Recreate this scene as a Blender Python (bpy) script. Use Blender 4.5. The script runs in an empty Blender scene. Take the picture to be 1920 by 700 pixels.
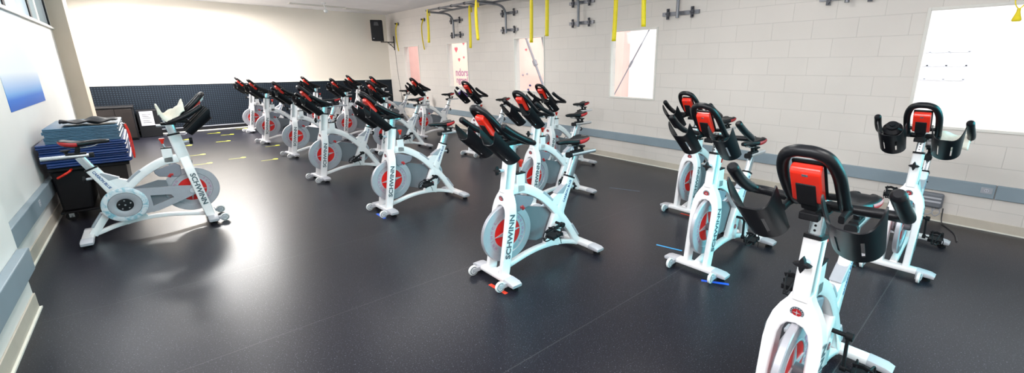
import bpy, bmesh, math, random
from mathutils import Vector, Matrix, noise
random.seed(7)
PI = math.pi
S = bpy.context.scene
COL = S.collection

# ------------------------------------------------------------------ camera
CAM_H = 1.62
def make_camera():
    F, yaw, pitch, roll, cx, cy = 802.134, 0.74893, 0.254025, -0.002022, 1039.153, 330.553
    f = Vector((math.sin(yaw)*math.cos(pitch), math.cos(yaw)*math.cos(pitch), -math.sin(pitch)))
    r = Vector((math.cos(yaw), -math.sin(yaw), 0)); u = r.cross(f)
    r2 = r*math.cos(roll)+u*math.sin(roll); u2 = -r*math.sin(roll)+u*math.cos(roll)
    cd = bpy.data.cameras.new('camera'); cam = bpy.data.objects.new('camera', cd); COL.objects.link(cam)
    M = Matrix((r2, u2, -f)).transposed().to_4x4(); M.translation = Vector((0, 0, CAM_H))
    cam.matrix_world = M
    cd.sensor_width = 36; cd.sensor_fit = 'HORIZONTAL'; cd.lens = F/1920*36
    cd.shift_x = (960-cx)/1920; cd.shift_y = -(350-cy)/1920
    cd.clip_start = 0.05; cd.clip_end = 100
    S.camera = cam
make_camera()

# ------------------------------------------------------------------ world, exposure
S.view_settings.view_transform = 'Standard'; S.view_settings.look = 'None'
S.view_settings.gamma = 1; S.view_settings.use_curve_mapping = False
S.view_settings.exposure = 0.12
w = bpy.data.worlds.new('world'); S.world = w; w.use_nodes = True
w.node_tree.nodes['Background'].inputs[0].default_value = (0.80, 0.90, 1.0, 1)
w.node_tree.nodes['Background'].inputs[1].default_value = 1.1

def area(name, loc, aim, sx, sy, power, color=(1, 1, 1), spread=180, parent=None, spec=1.0):
    l = bpy.data.lights.new(name, 'AREA'); l.shape = 'RECTANGLE'; l.size = sx; l.size_y = sy
    l.energy = power; l.color = color; l.spread = math.radians(spread); l.specular_factor = spec
    o = bpy.data.objects.new(name, l); COL.objects.link(o)
    o.location = loc
    d = (Vector(aim)-Vector(loc)).normalized()
    o.rotation_euler = d.to_track_quat('-Z', 'Y').to_euler()
    if parent: o.parent = parent
    return o
# clerestory daylight along the left wall (just inside the panes)
area('clerestory_daylight', (-0.93, 8.6, 2.70), (3.5, 7.4, 0.9), 2.6, 0.75, 40, (0.97, 0.98, 1.0), 160)
area('clerestory_daylight', (-0.93, 12.6, 2.70), (3.5, 12.6, 0.9), 1.7, 0.75, 22, (0.97, 0.98, 1.0), 160)
# near clerestory daylight, then a cyan fill lamp added behind the camera
area('clerestory_daylight', (-0.76, 0.9, 2.70), (3.5, 1.2, 0.9), 4.2, 0.75, 100, (0.98, 0.98, 1.0), 160)
area('cyan_fill_light', (4.1, -1.58, 1.6), (2.4, 2, 0.8), 2.6, 1.7, 56, (0.04, 0.78, 0.88), 95)

# ------------------------------------------------------------------ materials
def mat(name, col, rough=0.5, metal=0.0, spec=0.5, coat=0.0, noise_amt=0.0, noise_scale=20, bump=0.0, bump_scale=200, emit=None):
    m = bpy.data.materials.new(name); m.use_nodes = True
    nt = m.node_tree; b = nt.nodes['Principled BSDF']
    b.inputs['Base Color'].default_value = (*col, 1); b.inputs['Roughness'].default_value = rough
    b.inputs['Metallic'].default_value = metal; b.inputs['Specular IOR Level'].default_value = spec
    b.inputs['Coat Weight'].default_value = coat; b.inputs['Coat Roughness'].default_value = 0.12
    if noise_amt or bump:
        tc = nt.nodes.new('ShaderNodeTexCoord')
    if noise_amt:
        n = nt.nodes.new('ShaderNodeTexNoise'); n.inputs['Scale'].default_value = noise_scale; n.inputs['Detail'].default_value = 4
        nt.links.new(tc.outputs['Object'], n.inputs['Vector'])
        mr = nt.nodes.new('ShaderNodeMapRange'); mr.inputs[1].default_value = .3; mr.inputs[2].default_value = .7
        mr.inputs[3].default_value = 1-noise_amt; mr.inputs[4].default_value = 1+noise_amt
        nt.links.new(n.outputs['Fac'], mr.inputs[0])
        vm = nt.nodes.new('ShaderNodeVectorMath'); vm.operation = 'SCALE'; vm.inputs[0].default_value = col
        nt.links.new(mr.outputs[0], vm.inputs['Scale']); nt.links.new(vm.outputs[0], b.inputs['Base Color'])
    if bump:
        n2 = nt.nodes.new('ShaderNodeTexNoise'); n2.inputs['Scale'].default_value = bump_scale
        nt.links.new(tc.outputs['Object'], n2.inputs['Vector'])
        bp = nt.nodes.new('ShaderNodeBump'); bp.inputs['Strength'].default_value = bump; bp.inputs['Distance'].default_value = .002
        nt.links.new(n2.outputs['Fac'], bp.inputs['Height']); nt.links.new(bp.outputs[0], b.inputs['Normal'])
    if emit:
        b.inputs['Emission Color'].default_value = (*col, 1); b.inputs['Emission Strength'].default_value = emit
    return m

M = {}
M['white'] = mat('white_paint', (0.85, 0.83, 0.84), 0.28, coat=0.4, noise_amt=.02)
M['silver'] = mat('satin_silver', (0.43, 0.43, 0.47), 0.38, metal=0.35, noise_amt=.03)
M['steel'] = mat('brushed_steel', (0.62, 0.66, 0.70), 0.25, metal=0.9)
M['pad'] = mat('grey_plastic_insert', (0.36, 0.37, 0.41), 0.5, noise_amt=.03)
M['gusset'] = mat('grey_gusset_plastic', (0.22, 0.22, 0.26), 0.45, noise_amt=.03)
M['guardR'] = mat('light_grey_guard', (0.36, 0.36, 0.40), 0.42, noise_amt=.03)
M['cap'] = mat('silver_grey_end_cap', (0.52, 0.52, 0.56), 0.45, metal=.2)
M['guard'] = mat('grey_guard_plastic', (0.15, 0.16, 0.18), 0.45, noise_amt=.03)
M['black'] = mat('black_moulded_rubber', (0.007, 0.007, 0.009), 0.36, spec=.30, noise_amt=.1)
M['blackm'] = mat('black_matt', (0.008, 0.008, 0.010), 0.6, spec=.25, noise_amt=.1)
M['red'] = mat('red_plastic', (0.80, 0.028, 0.012), 0.32, coat=.3)
M['redm'] = mat('red_vinyl', (0.42, 0.012, 0.015), 0.42)
M['reddisc'] = mat('red_disc_paint', (0.72, 0.015, 0.012), 0.35, noise_amt=.03)
M['ink'] = mat('dark_grey_ink', (0.085, 0.12, 0.14), 0.5)
M['blueink'] = mat('blue_ink', (0.03, 0.09, 0.25), 0.5)
M['cream'] = mat('cream_frame_paint', (0.72, 0.69, 0.64), 0.5, noise_amt=.02)
M['rail'] = mat('blue_grey_bumper_rail', (0.245, 0.305, 0.35), 0.5, noise_amt=.05, noise_scale=3)
M['base'] = mat('beige_base', (0.56, 0.50, 0.42), 0.6, noise_amt=.06, noise_scale=5)
M['basew'] = mat('pale_bead', (0.82, 0.80, 0.72), 0.5, noise_amt=.03)
M['rack'] = mat('grey_steel_rack', (0.20, 0.20, 0.22), 0.4, metal=.5, noise_amt=.08)
M['rackd'] = mat('dark_bolt', (0.06, 0.06, 0.07), 0.4, metal=.5)
M['yellow'] = mat('yellow_webbing', (0.85, 0.66, 0.01), 0.55, noise_amt=.06, noise_scale=60)
M['ytape'] = mat('yellow_tape', (0.80, 0.82, 0.03), 0.5, noise_amt=.03)
M['btape'] = mat('blue_tape', (0.02, 0.12, 0.75), 0.5, noise_amt=.03)
M['ltape'] = mat('light_blue_tape', (0.05, 0.35, 0.70), 0.5, noise_amt=.03)
M['ftape'] = mat('worn_blue_tape', (0.07, 0.11, 0.17), 0.5, noise_amt=.2)
M['rtape'] = mat('red_tape', (0.75, 0.05, 0.02), 0.5, noise_amt=.03)
M['matblue'] = mat('royal_blue_vinyl', (0.006, 0.035, 0.16), 0.36, noise_amt=.12, noise_scale=6, bump=.25, bump_scale=12)
M['matpale'] = mat('slate_blue_vinyl', (0.06, 0.14, 0.22), 0.34, noise_amt=.1, noise_scale=6, bump=.2, bump_scale=12)
M['towel'] = mat('off_white_towel', (0.72, 0.69, 0.60), 0.9, noise_amt=.06, noise_scale=60, bump=.6, bump_scale=300)
M['paper'] = mat('white_paper', (0.62, 0.60, 0.66), 0.7, noise_amt=.05, noise_scale=9)
M['ceil'] = mat('ceiling_paint', (0.86, 0.84, 0.86), 0.85, noise_amt=.03, noise_scale=2)
M['plast'] = mat('white_plastic', (0.78, 0.78, 0.78), 0.4, noise_amt=.02)
M['purple'] = mat('purple_bottle', (0.12, 0.04, 0.35), 0.3)
M['wood'] = mat('dark_brown_board', (0.014, 0.008, 0.007), 0.45, noise_amt=.2, noise_scale=6)
M['gridc'] = mat('pale_blue_grid', (0.74, 0.77, 0.85), 0.6)
M['pinkwall'] = mat('pink_climbing_panel', (0.90, 0.58, 0.52), 0.7, noise_amt=.05, noise_scale=2)
M['gymwall'] = mat('white_gym_paint', (0.88, 0.88, 0.89), 0.8, noise_amt=.02)
M['peach'] = mat('peach_sign', (0.93, 0.74, 0.62), 0.7, noise_amt=.03)
M['signink'] = mat('faded_mauve_ink', (0.42, 0.22, 0.34), 0.7)
M['signred'] = mat('sign_red', (0.75, 0.12, 0.16), 0.7)
M['brace'] = mat('grey_brace', (0.30, 0.31, 0.36), 0.5)
M['cable'] = mat('dark_cable', (0.05, 0.05, 0.055), 0.5)
M['housing'] = mat('light_housing', (0.7, 0.7, 0.7), 0.5)

def nodes_of(m): return m.node_tree.nodes, m.node_tree.links, m.node_tree.nodes['Principled BSDF']

def block_wall(name, col, axis, rot=False):
    m = mat(name, col, 0.62, spec=.35); N, L, b = nodes_of(m)
    tc = N.new('ShaderNodeTexCoord'); sx = N.new('ShaderNodeSeparateXYZ'); cx = N.new('ShaderNodeCombineXYZ')
    L.new(tc.outputs['Object'], sx.inputs[0]); L.new(sx.outputs['Y' if axis == 'y' else 'X'], cx.inputs[0]); L.new(sx.outputs['Z'], cx.inputs[1])
    br = N.new('ShaderNodeTexBrick'); br.inputs['Scale'].default_value = 1; br.offset = .5
    br.inputs['Brick Width'].default_value = .46; br.inputs['Row Height'].default_value = .213
    br.inputs['Mortar Size'].default_value = .0035; br.inputs['Mortar Smooth'].default_value = .4
    br.inputs['Color1'].default_value = (*col, 1); br.inputs['Color2'].default_value = (*[c*.975 for c in col], 1)
    br.inputs['Mortar'].default_value = (*[c*.84 for c in col], 1)
    L.new(cx.outputs[0], br.inputs['Vector'])
    n = N.new('ShaderNodeTexNoise'); n.inputs['Scale'].default_value = 1.3; n.inputs['Detail'].default_value = 5
    L.new(tc.outputs['Object'], n.inputs['Vector'])
    mr = N.new('ShaderNodeMapRange'); mr.inputs[1].default_value = .3; mr.inputs[2].default_value = .7; mr.inputs[3].default_value = .96; mr.inputs[4].default_value = 1.02
    L.new(n.outputs['Fac'], mr.inputs[0])
    vm = N.new('ShaderNodeVectorMath'); vm.operation = 'SCALE'; L.new(br.outputs['Color'], vm.inputs[0]); L.new(mr.outputs[0], vm.inputs['Scale'])
    L.new(vm.outputs[0], b.inputs['Base Color'])
    bp = N.new('ShaderNodeBump'); bp.inputs['Strength'].default_value = .5; bp.inputs['Distance'].default_value = .003; bp.invert = True
    L.new(br.outputs['Fac'], bp.inputs['Height']); L.new(bp.outputs[0], b.inputs['Normal'])
    return m
M['wallR'] = block_wall('painted_block_right', (0.72, 0.665, 0.62), 'y')
M['pier'] = mat('shaded_pier_tone', (0.52, 0.42, 0.33), 0.6, noise_amt=.05, noise_scale=2)  # the near face's shade is put into this pier's base colour
M['wallF'] = mat('painted_plaster_far', (0.82, 0.74, 0.65), 0.7, noise_amt=.025, noise_scale=1.0)
M['wallL'] = mat('painted_wall_left', (0.82, 0.80, 0.77), 0.6, noise_amt=.02, noise_scale=1.5)

def floor_mat():
    m = mat('speckled_rubber_floor', (0.03, 0.03, 0.035), 0.4, spec=.33); N, L, b = nodes_of(m)
    tc = N.new('ShaderNodeTexCoord')
    n = N.new('ShaderNodeTexNoise'); n.inputs['Scale'].default_value = 130; n.inputs['Detail'].default_value = 2; n.inputs['Roughness'].default_value = .7
    n3 = N.new('ShaderNodeTexNoise'); n3.inputs['Scale'].default_value = .9; n3.inputs['Detail'].default_value = 4
    L.new(tc.outputs['Object'], n.inputs['Vector']); L.new(tc.outputs['Object'], n3.inputs['Vector'])
    cr = N.new('ShaderNodeValToRGB'); e = cr.color_ramp
    e.elements[0].position = .50; e.elements[0].color = (0.008, 0.008, 0.013, 1)
    e.elements[1].position = .76; e.elements[1].color = (0.24, 0.24, 0.30, 1)
    k = e.elements.new(.62); k.color = (0.014, 0.014, 0.023, 1)
    L.new(n.outputs['Fac'], cr.inputs[0])
    # seams between the rubber rolls, 1.22 m apart
    sp = N.new('ShaderNodeSeparateXYZ'); L.new(tc.outputs['Object'], sp.inputs[0])
    def mth(op, a, v=None, w_=None):
        q = N.new('ShaderNodeMath'); q.operation = op
        L.new(a, q.inputs[0])
        if v is not None: q.inputs[1].default_value = v
        if w_ is not None: q.inputs[2].default_value = w_
        return q.outputs[0]
    ph = mth('FRACT', mth('MULTIPLY_ADD', sp.outputs['Y'], 1/1.22, .156))
    sm = mth('LESS_THAN', mth('ABSOLUTE', mth('SUBTRACT', ph, .5)), .0022)
    mx = N.new('ShaderNodeMix'); mx.data_type = 'RGBA'; mx.inputs['B'].default_value = (0.05, 0.05, 0.055, 1)
    L.new(sm, mx.inputs['Factor']); L.new(cr.outputs[0], mx.inputs['A']); L.new(mx.outputs['Result'], b.inputs['Base Color'])
    mr = N.new('ShaderNodeMapRange'); mr.inputs[1].default_value = .3; mr.inputs[2].default_value = .7; mr.inputs[3].default_value = .315; mr.inputs[4].default_value = .335
    L.new(n3.outputs['Fac'], mr.inputs[0]); L.new(mr.outputs[0], b.inputs['Roughness'])
    bp = N.new('ShaderNodeBump'); bp.inputs['Strength'].default_value = .12; bp.inputs['Distance'].default_value = .001
    L.new(n.outputs['Fac'], bp.inputs['Height']); L.new(bp.outputs[0], b.inputs['Normal'])
    return m
M['floor'] = floor_mat()

def stud_mat():
    m = mat('studded_rubber_panel', (0.012, 0.018, 0.028), 0.6, spec=.25); N, L, b = nodes_of(m)
    tc = N.new('ShaderNodeTexCoord'); sc = N.new('ShaderNodeVectorMath'); sc.operation = 'SCALE'; sc.inputs['Scale'].default_value = 1/.048
    L.new(tc.outputs['Object'], sc.inputs[0])
    fr = N.new('ShaderNodeVectorMath'); fr.operation = 'FRACTION'; L.new(sc.outputs[0], fr.inputs[0])
    sb = N.new('ShaderNodeVectorMath'); sb.operation = 'SUBTRACT'; sb.inputs[1].default_value = (.5, .5, .5); L.new(fr.outputs[0], sb.inputs[0])
    ml = N.new('ShaderNodeVectorMath'); ml.operation = 'MULTIPLY'; ml.inputs[1].default_value = (1, 0, 1); L.new(sb.outputs[0], ml.inputs[0])
    ln = N.new('ShaderNodeVectorMath'); ln.operation = 'LENGTH'; L.new(ml.outputs[0], ln.inputs[0])
    mr = N.new('ShaderNodeMapRange'); mr.inputs[1].default_value = .22; mr.inputs[2].default_value = .34; mr.inputs[3].default_value = 1; mr.inputs[4].default_value = 0
    L.new(ln.outputs['Value'], mr.inputs[0])
    mx = N.new('ShaderNodeMix'); mx.data_type = 'RGBA'; mx.inputs['A'].default_value = (0.004, 0.007, 0.013, 1); mx.inputs['B'].default_value = (0.024, 0.036, 0.050, 1)
    L.new(mr.outputs[0], mx.inputs['Factor']); L.new(mx.outputs['Result'], b.inputs['Base Color'])
    return m
M['stud'] = stud_mat()

def glass_mat():
    m = bpy.data.materials.new('window_glass'); m.use_nodes = True; N = m.node_tree.nodes; L = m.node_tree.links
    N.remove(N['Principled BSDF']); t = N.new('ShaderNodeBsdfTransparent'); t.inputs[0].default_value = (.96, .98, .98, 1)
    g = N.new('ShaderNodeBsdfGlossy'); g.inputs['Roughness'].default_value = .03
    lw = N.new('ShaderNodeLayerWeight'); lw.inputs['Blend'].default_value = .5
    pw = N.new('ShaderNodeMath'); pw.operation = 'POWER'; pw.inputs[1].default_value = 5; L.new(lw.outputs['Facing'], pw.inputs[0])
    ml = N.new('ShaderNodeMath'); ml.operation = 'MULTIPLY_ADD'; ml.inputs[1].default_value = .14; ml.inputs[2].default_value = .02; L.new(pw.outputs[0], ml.inputs[0])
    mx = N.new('ShaderNodeMixShader'); L.new(ml.outputs[0], mx.inputs[0]); L.new(t.outputs[0], mx.inputs[1]); L.new(g.outputs[0], mx.inputs[2])
    L.new(mx.outputs[0], N['Material Output'].inputs[0]); return m
M['glass'] = glass_mat()

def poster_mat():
    m = mat('blue_with_painted_glare', (0.1, 0.3, 0.8), 0.6, spec=.3); N, L, b = nodes_of(m)
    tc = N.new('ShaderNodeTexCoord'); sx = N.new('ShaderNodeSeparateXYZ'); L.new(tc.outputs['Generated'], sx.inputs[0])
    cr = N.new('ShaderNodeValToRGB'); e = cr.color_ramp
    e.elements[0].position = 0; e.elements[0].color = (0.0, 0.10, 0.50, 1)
    e.elements[1].position = .36; e.elements[1].color = (0.78, 0.82, 0.87, 1)  # white glare painted into the upper part of the blue poster
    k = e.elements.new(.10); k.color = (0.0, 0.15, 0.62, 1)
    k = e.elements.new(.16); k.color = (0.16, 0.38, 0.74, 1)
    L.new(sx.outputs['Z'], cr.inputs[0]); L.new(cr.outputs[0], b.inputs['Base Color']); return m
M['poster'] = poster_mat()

def flame_mat():
    m = mat('blue_swirl_ring', (0.6, 0.65, 0.7), 0.3, coat=.3); N, L, b = nodes_of(m)
    tc = N.new('ShaderNodeTexCoord'); n = N.new('ShaderNodeTexNoise'); n.inputs['Scale'].default_value = 16; n.inputs['Detail'].default_value = 5; n.inputs['Distortion'].default_value = 1.5
    L.new(tc.outputs['Object'], n.inputs['Vector']); cr = N.new('ShaderNodeValToRGB'); e = cr.color_ramp
    e.elements[0].position = .38; e.elements[0].color = (0.20, 0.42, 0.52, 1)
    e.elements[1].position = .56; e.elements[1].color = (0.66, 0.68, 0.72, 1)
    L.new(n.outputs['Fac'], cr.inputs[0]); L.new(cr.outputs[0], b.inputs['Base Color']); return m
M['flame'] = flame_mat()

# ------------------------------------------------------------------ builders
def obj(name, bm, m, parent=None, smooth=True, bevel=0.0, seg=2, loc=None):
    me = bpy.data.meshes.new(name)
    bmesh.ops.recalc_face_normals(bm, faces=bm.faces[:])
    bm.to_mesh(me); bm.free()
    if m: me.materials.append(M[m] if isinstance(m, str) else m)
    o = bpy.data.objects.new(name, me); COL.objects.link(o)
    if bevel:
        b = o.modifiers.new('bevel', 'BEVEL'); b.width = bevel; b.segments = seg; b.limit_method = 'ANGLE'; b.angle_limit = math.radians(40)
    if smooth:
        me.polygons.foreach_set('use_smooth', [True]*len(me.polygons))
        me.set_sharp_from_angle(angle=math.radians(38))
    if parent: o.parent = parent
    if loc is not None: o.location = loc
    return o
def tag(o, label, cat, group=None):
    o['label'] = label; o['category'] = cat
    if group: o['group'] = group
    return o
def thing(name, label, cat, loc=(0, 0, 0), rz=0, group=None):
    o = bpy.data.objects.new(name, None); COL.objects.link(o); o.empty_display_size = .1
    o.location = loc; o.rotation_euler = (0, 0, rz); return tag(o, label, cat, group)
def struct(name, bm, m, parent=None, **k):
    o = obj(name, bm, m, parent, smooth=k.pop('smooth', False), **k)
    if not parent: o['kind'] = 'structure'
    return o
def bx(bm, x0, x1, y0, y1, z0, z1, mtx=None):
    vs = [bm.verts.new((x, y, z)) for x in (x0, x1) for y in (y0, y1) for z in (z0, z1)]
    for f in ((0, 1, 3, 2), (4, 6, 7, 5), (0, 4, 5, 1), (2, 3, 7, 6), (0, 2, 6, 4), (1, 5, 7, 3)): bm.faces.new([vs[i] for i in f])
    if mtx: bmesh.ops.transform(bm, matrix=mtx, verts=vs)
    return vs
def catmull(P, n=6):
    P = [Vector(p) for p in P]; out = []
    Q = [P[0]*2-P[1]]+P+[P[-1]*2-P[-2]]
    for i in range(1, len(Q)-2):
        a, b, c, d = Q[i-1:i+3]
        for k in range(n):
            t = k/n
            out.append(.5*((2*b)+(c-a)*t+(2*a-5*b+4*c-d)*t*t+(3*b-3*c+d-a)*t**3))
    out.append(P[-1]); return out
def tube(bm, pts, r, seg=12, caps=True, closed=False, rad=None):
    pts = [Vector(p) for p in pts]; n = len(pts); rings = []
    t = (pts[1]-pts[0]).normalized(); ref = Vector((0, 0, 1)) if abs(t.z) < .9 else Vector((0, 1, 0))
    u = t.cross(ref).normalized()
    for i, p in enumerate(pts):
        a = pts[(i-1) % n] if (closed or i > 0) else pts[i]; b = pts[(i+1) % n] if (closed or i < n-1) else pts[i]
        t = (b-a).normalized(); u = (u-t*u.dot(t)).normalized(); v = t.cross(u)
        rr = rad(i/(n-1)) if rad else (r[i] if isinstance(r, (list, tuple)) else r)
        rings.append([bm.verts.new(p+rr*(math.cos(2*PI*k/seg)*u+math.sin(2*PI*k/seg)*v)) for k in range(seg)])
    for i in range(n-1+(1 if closed else 0)):
        A, B = rings[i], rings[(i+1) % n]
        for k in range(seg): bm.faces.new((A[k], A[(k+1) % seg], B[(k+1) % seg], B[k]))
    if caps and not closed:
        bm.faces.new(rings[0]); bm.faces.new(rings[-1])
def beam(bm, pts, w, h, y=0.0, rnd=.28, side=Vector((0, 1, 0))):
    """rounded rectangular section along a path; w across (side), h (list or value) in the path's plane"""
    pts = [Vector(p) for p in pts]; n = len(pts); rings = []
    for i, p in enumerate(pts):
        t = (pts[min(i+1, n-1)]-pts[max(i-1, 0)]).normalized(); nn = t.cross(side).normalized()
        hh = h[i] if isinstance(h, (list, tuple)) else h; ww = w[i] if isinstance(w, (list, tuple)) else w
        c = rnd*min(hh, ww); ring = []
        for sx, sy in ((1, 1), (-1, 1), (-1, -1), (1, -1)):
            for k in range(3):
                a = k/2*PI/2
                if (sx*sy) < 0: a = PI/2-a
                ring.append(bm.verts.new(p+side*sx*(ww/2-c+c*math.cos(a))+nn*sy*(hh/2-c+c*math.sin(a))))
        rings.append(ring)
    m = len(rings[0])
    for i in range(n-1):
        for k in range(m): bm.faces.new((rings[i][k], rings[i][(k+1) % m], rings[i+1][(k+1) % m], rings[i+1][k]))
    bm.faces.new(rings[0]); bm.faces.new(rings[-1])
def lathe(bm, prof, seg=32, axis='y', c=(0, 0, 0)):
    c = Vector(c); rings = []
    for r, a in prof:
        ring = []
        for k in range(seg):
            t = 2*PI*k/seg; u, v = r*math.cos(t), r*math.sin(t)
            p = {'y': (u, a, v), 'z': (u, v, a), 'x': (a, u, v)}[axis]
            ring.append(bm.verts.new(c+Vector(p)))
        rings.append(ring)
    for A, B in zip(rings, rings[1:]):
        for k in range(seg): bm.faces.new((A[k], A[(k+1) % seg], B[(k+1) % seg], B[k]))
    if prof[0][0] > 1e-6 : bm.faces.new(rings[0])
    if prof[-1][0] > 1e-6: bm.faces.new(rings[-1])
    bmesh.ops.remove_doubles(bm, verts=bm.verts[:], dist=1e-6)
def ringlathe(bm, prof, seg=40, c=(0, 0, 0)):
    """closed profile (annulus) round the y axis"""
    c = Vector(c); rings = []
    for r, a in prof:
        rings.append([bm.verts.new(c+Vector((r*math.cos(2*PI*k/seg), a, r*math.sin(2*PI*k/seg)))) for k in range(seg)])
    for i in range(len(prof)):
        A, B = rings[i], rings[(i+1) % len(prof)]
        for k in range(seg): bm.faces.new((A[k], A[(k+1) % seg], B[(k+1) % seg], B[k]))
def prism(bm, poly, y0, y1, f=None):
    """poly of (x,z) extruded along y; f maps (a,b,c)->point when another plane is wanted"""
    f = f or (lambda a, y, b: (a, y, b))
    A = [bm.verts.new(f(x, y0, z)) for x, z in poly]; B = [bm.verts.new(f(x, y1, z)) for x, z in poly]
    n = len(poly); bm.faces.new(A); bm.faces.new(B[::-1])
    for i in range(n): bm.faces.new((A[i], B[i], B[(i+1) % n], A[(i+1) % n]))
_txt = {}
def text_bm(s, size, extr=.0006):
    key = (s, size)
    c = bpy.data.curves.new('t', 'FONT'); c.body = s; c.size = size; c.extrude = extr; c.align_x = 'CENTER'; c.align_y = 'CENTER'; c.resolution_u = 3; c.offset = size*.03
    o = bpy.data.objects.new('t', c); COL.objects.link(o)
    dg = bpy.context.evaluated_depsgraph_get(); me = bpy.data.meshes.new_from_object(o.evaluated_get(dg))
    bm = bmesh.new(); bm.from_mesh(me); bpy.data.objects.remove(o); bpy.data.curves.remove(c); bpy.data.meshes.remove(me)
    return bm
def text_into(bm, s, size, mtx, squash=(1, 1)):
    t = text_bm(s, size); bmesh.ops.scale(t, vec=(squash[0], squash[1], 1), verts=t.verts[:]); bmesh.ops.transform(t, matrix=mtx, verts=t.verts[:])
    me = bpy.data.meshes.new('tmp'); t.to_mesh(me); t.free(); bm.from_mesh(me); bpy.data.meshes.remove(me)
def copy_tree(o, parent=None):
    c = o.copy(); COL.objects.link(c)
    if parent: c.parent = parent
    for ch in o.children:
        copy_tree(ch, c)
    return c
NB = bmesh.new

# ------------------------------------------------------------------ the room
XR, YF, ZC, XL, XP, YB = 5.917, 14.256, 3.18, -0.97, -0.82, -1.7
WT = 0.15                                            # right wall thickness
WZ0, WZ1 = 1.065, 2.19
bm = NB(); bx(bm, XL-.2, XR+WT, YB-.1, YF+.1, -.12, 0); struct('floor', bm, 'floor')
bm = NB(); bx(bm, XL-.2, XR+WT, YB-.1, YF+.1, ZC, ZC+.12); struct('ceiling', bm, 'ceil')
bm = NB(); bx(bm, XL-.2, XR+WT, YF, YF+.12, 0, ZC); struct('wall_far', bm, 'wallF')
# right wall with five openings
RW = [(4.00, 4.945), (6.64, 7.63), (9.48, 10.49), (12.11, 13.10)]
WIN5 = (-1.5, 0.80, 0.975, 2.175)
holes = [(a, b, WZ0, WZ1) for a, b in RW]
holes = [WIN5]+holes
def wall_with_holes(bm, x0, x1, ya, yb, z0, z1, holes):
    y = ya
    for h in sorted(holes):
        bx(bm, x0, x1, y, h[0], z0, z1); bx(bm, x0, x1, h[0], h[1], z0, h[2]); bx(bm, x0, x1, h[0], h[1], h[3], z1); y = h[1]
    bx(bm, x0, x1, y, yb, z0, z1)
bm = NB(); wall_with_holes(bm, XR, XR+WT, YB, YF, 0, ZC, holes); struct('wall_right', bm, 'wallR')
for i, h in enumerate(holes):
    y0, y1, z0, z1 = h; t = .028
    bm = NB()
    for a in ((y0, y0+t, z0, z1), (y1-t, y1, z0, z1), (y0+t, y1-t, z0, z0+t), (y0+t, y1-t, z1-t, z1)): bx(bm, XR-.012, XR+.05, *a)
    wf = struct('window_%d' % (i+1), bm, 'cream', bevel=.003)
    bm = NB(); bx(bm, XR+WT-.03, XR+WT-.024, y0+.002, y1-.002, z0+.002, z1-.002); obj('pane', bm, 'glass', wf, smooth=False)
# left wall: clerestory openings, piers
CZ0, CZ1 = 2.22, 3.05
lh = [(4.40, 10.78, CZ0, CZ1), (11.45, 13.35, CZ0, CZ1), (-1.4, 3.2, CZ0, CZ1)]
bm = NB(); wall_with_holes(bm, XL-.2, XL, YB, YF, 0, ZC, lh); struct('wall_left', bm, 'wallL')
bm = NB(); bx(bm, XL, XP, YB, 4.35, 0, CZ0-.1); bx(bm, XL, XP, 3.2, 4.35, CZ0-.1, ZC); struct('wall_left_pier', bm, 'wallL')
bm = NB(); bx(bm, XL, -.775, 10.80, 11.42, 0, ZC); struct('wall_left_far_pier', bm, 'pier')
n = 6
for (y0, y1, z0, z1) in lh:
    bm = NB(); bx(bm, XL-.030, XL-.002, y0, y1, z0, z0+.03); bx(bm, XL-.030, XL-.002, y0, y1, z1-.05, z1)
    bx(bm, XL-.02, XL+.03, y0, y1, z0-.03, z0)       # sill
    wf = struct('window_%d' % n, bm, 'cream', bevel=.003); n += 1
    k = max(1, round((y1-y0)/1.48))
    for q in range(k+1):
        yy = y0+(y1-y0)*q/k
        yy = min(max(yy, y0+.05), y1-.05)
        bm = NB(); bx(bm, XL-.016, XL-.003, yy-.055, yy+.055, z0+.03, z1-.05); obj('mullion', bm, 'blackm', wf, smooth=False)
        if q < k:
            bm = NB(); bx(bm, XL-.014, XL-.004, yy+.50, yy+.62, z0+.03, z1-.05); obj('sash_bar', bm, 'cream', wf, smooth=False)
    bm = NB(); bx(bm, XL-.024, XL-.020, y0, y1, z0+.03, z1-.05); obj('pane', bm, 'glass', wf, smooth=False)
# back wall; its glazed opening is added to go with the cyan fill
bh = (2.7, 5.5, .7, 2.5)
bm = NB()
bx(bm, XL-.2, bh[0], YB-.1, YB, 0, ZC); bx(bm, bh[1], XR+WT, YB-.1, YB, 0, ZC); bx(bm, bh[0], bh[1], YB-.1, YB, 0, bh[2]); bx(bm, bh[0], bh[1], YB-.1, YB, bh[3], ZC)
struct('wall_back', bm, 'wallL')
bm = NB()
for xx in (2.7, 4.07, 5.44): bx(bm, xx, xx+.06, YB-.08, YB-.02, .7, 2.5)
wf = struct('window_9', bm, 'cream'); bm = NB(); bx(bm, 2.76, 5.44, YB-.055, YB-.05, .7, 2.5); obj('pane', bm, 'glass', wf, smooth=False)
# bumper rails
def rail(name, x0, x1, y0, y1, z0, z1):
    bm = NB(); bx(bm, x0, x1, y0, y1, z0, z1); struct(name, bm, 'rail', bevel=.006)
rail('trim_1', XR-.028, XR, .0, YF, .333, .473)
rail('trim_2', XR-.026, XR, YB, -.006, .333, .473)
rail('trim_3', XL, XL+.05, 4.352, 10.798, .30, .455)
rail('trim_4', XP, XP+.055, YB, 4.31, .30, .455)
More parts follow.
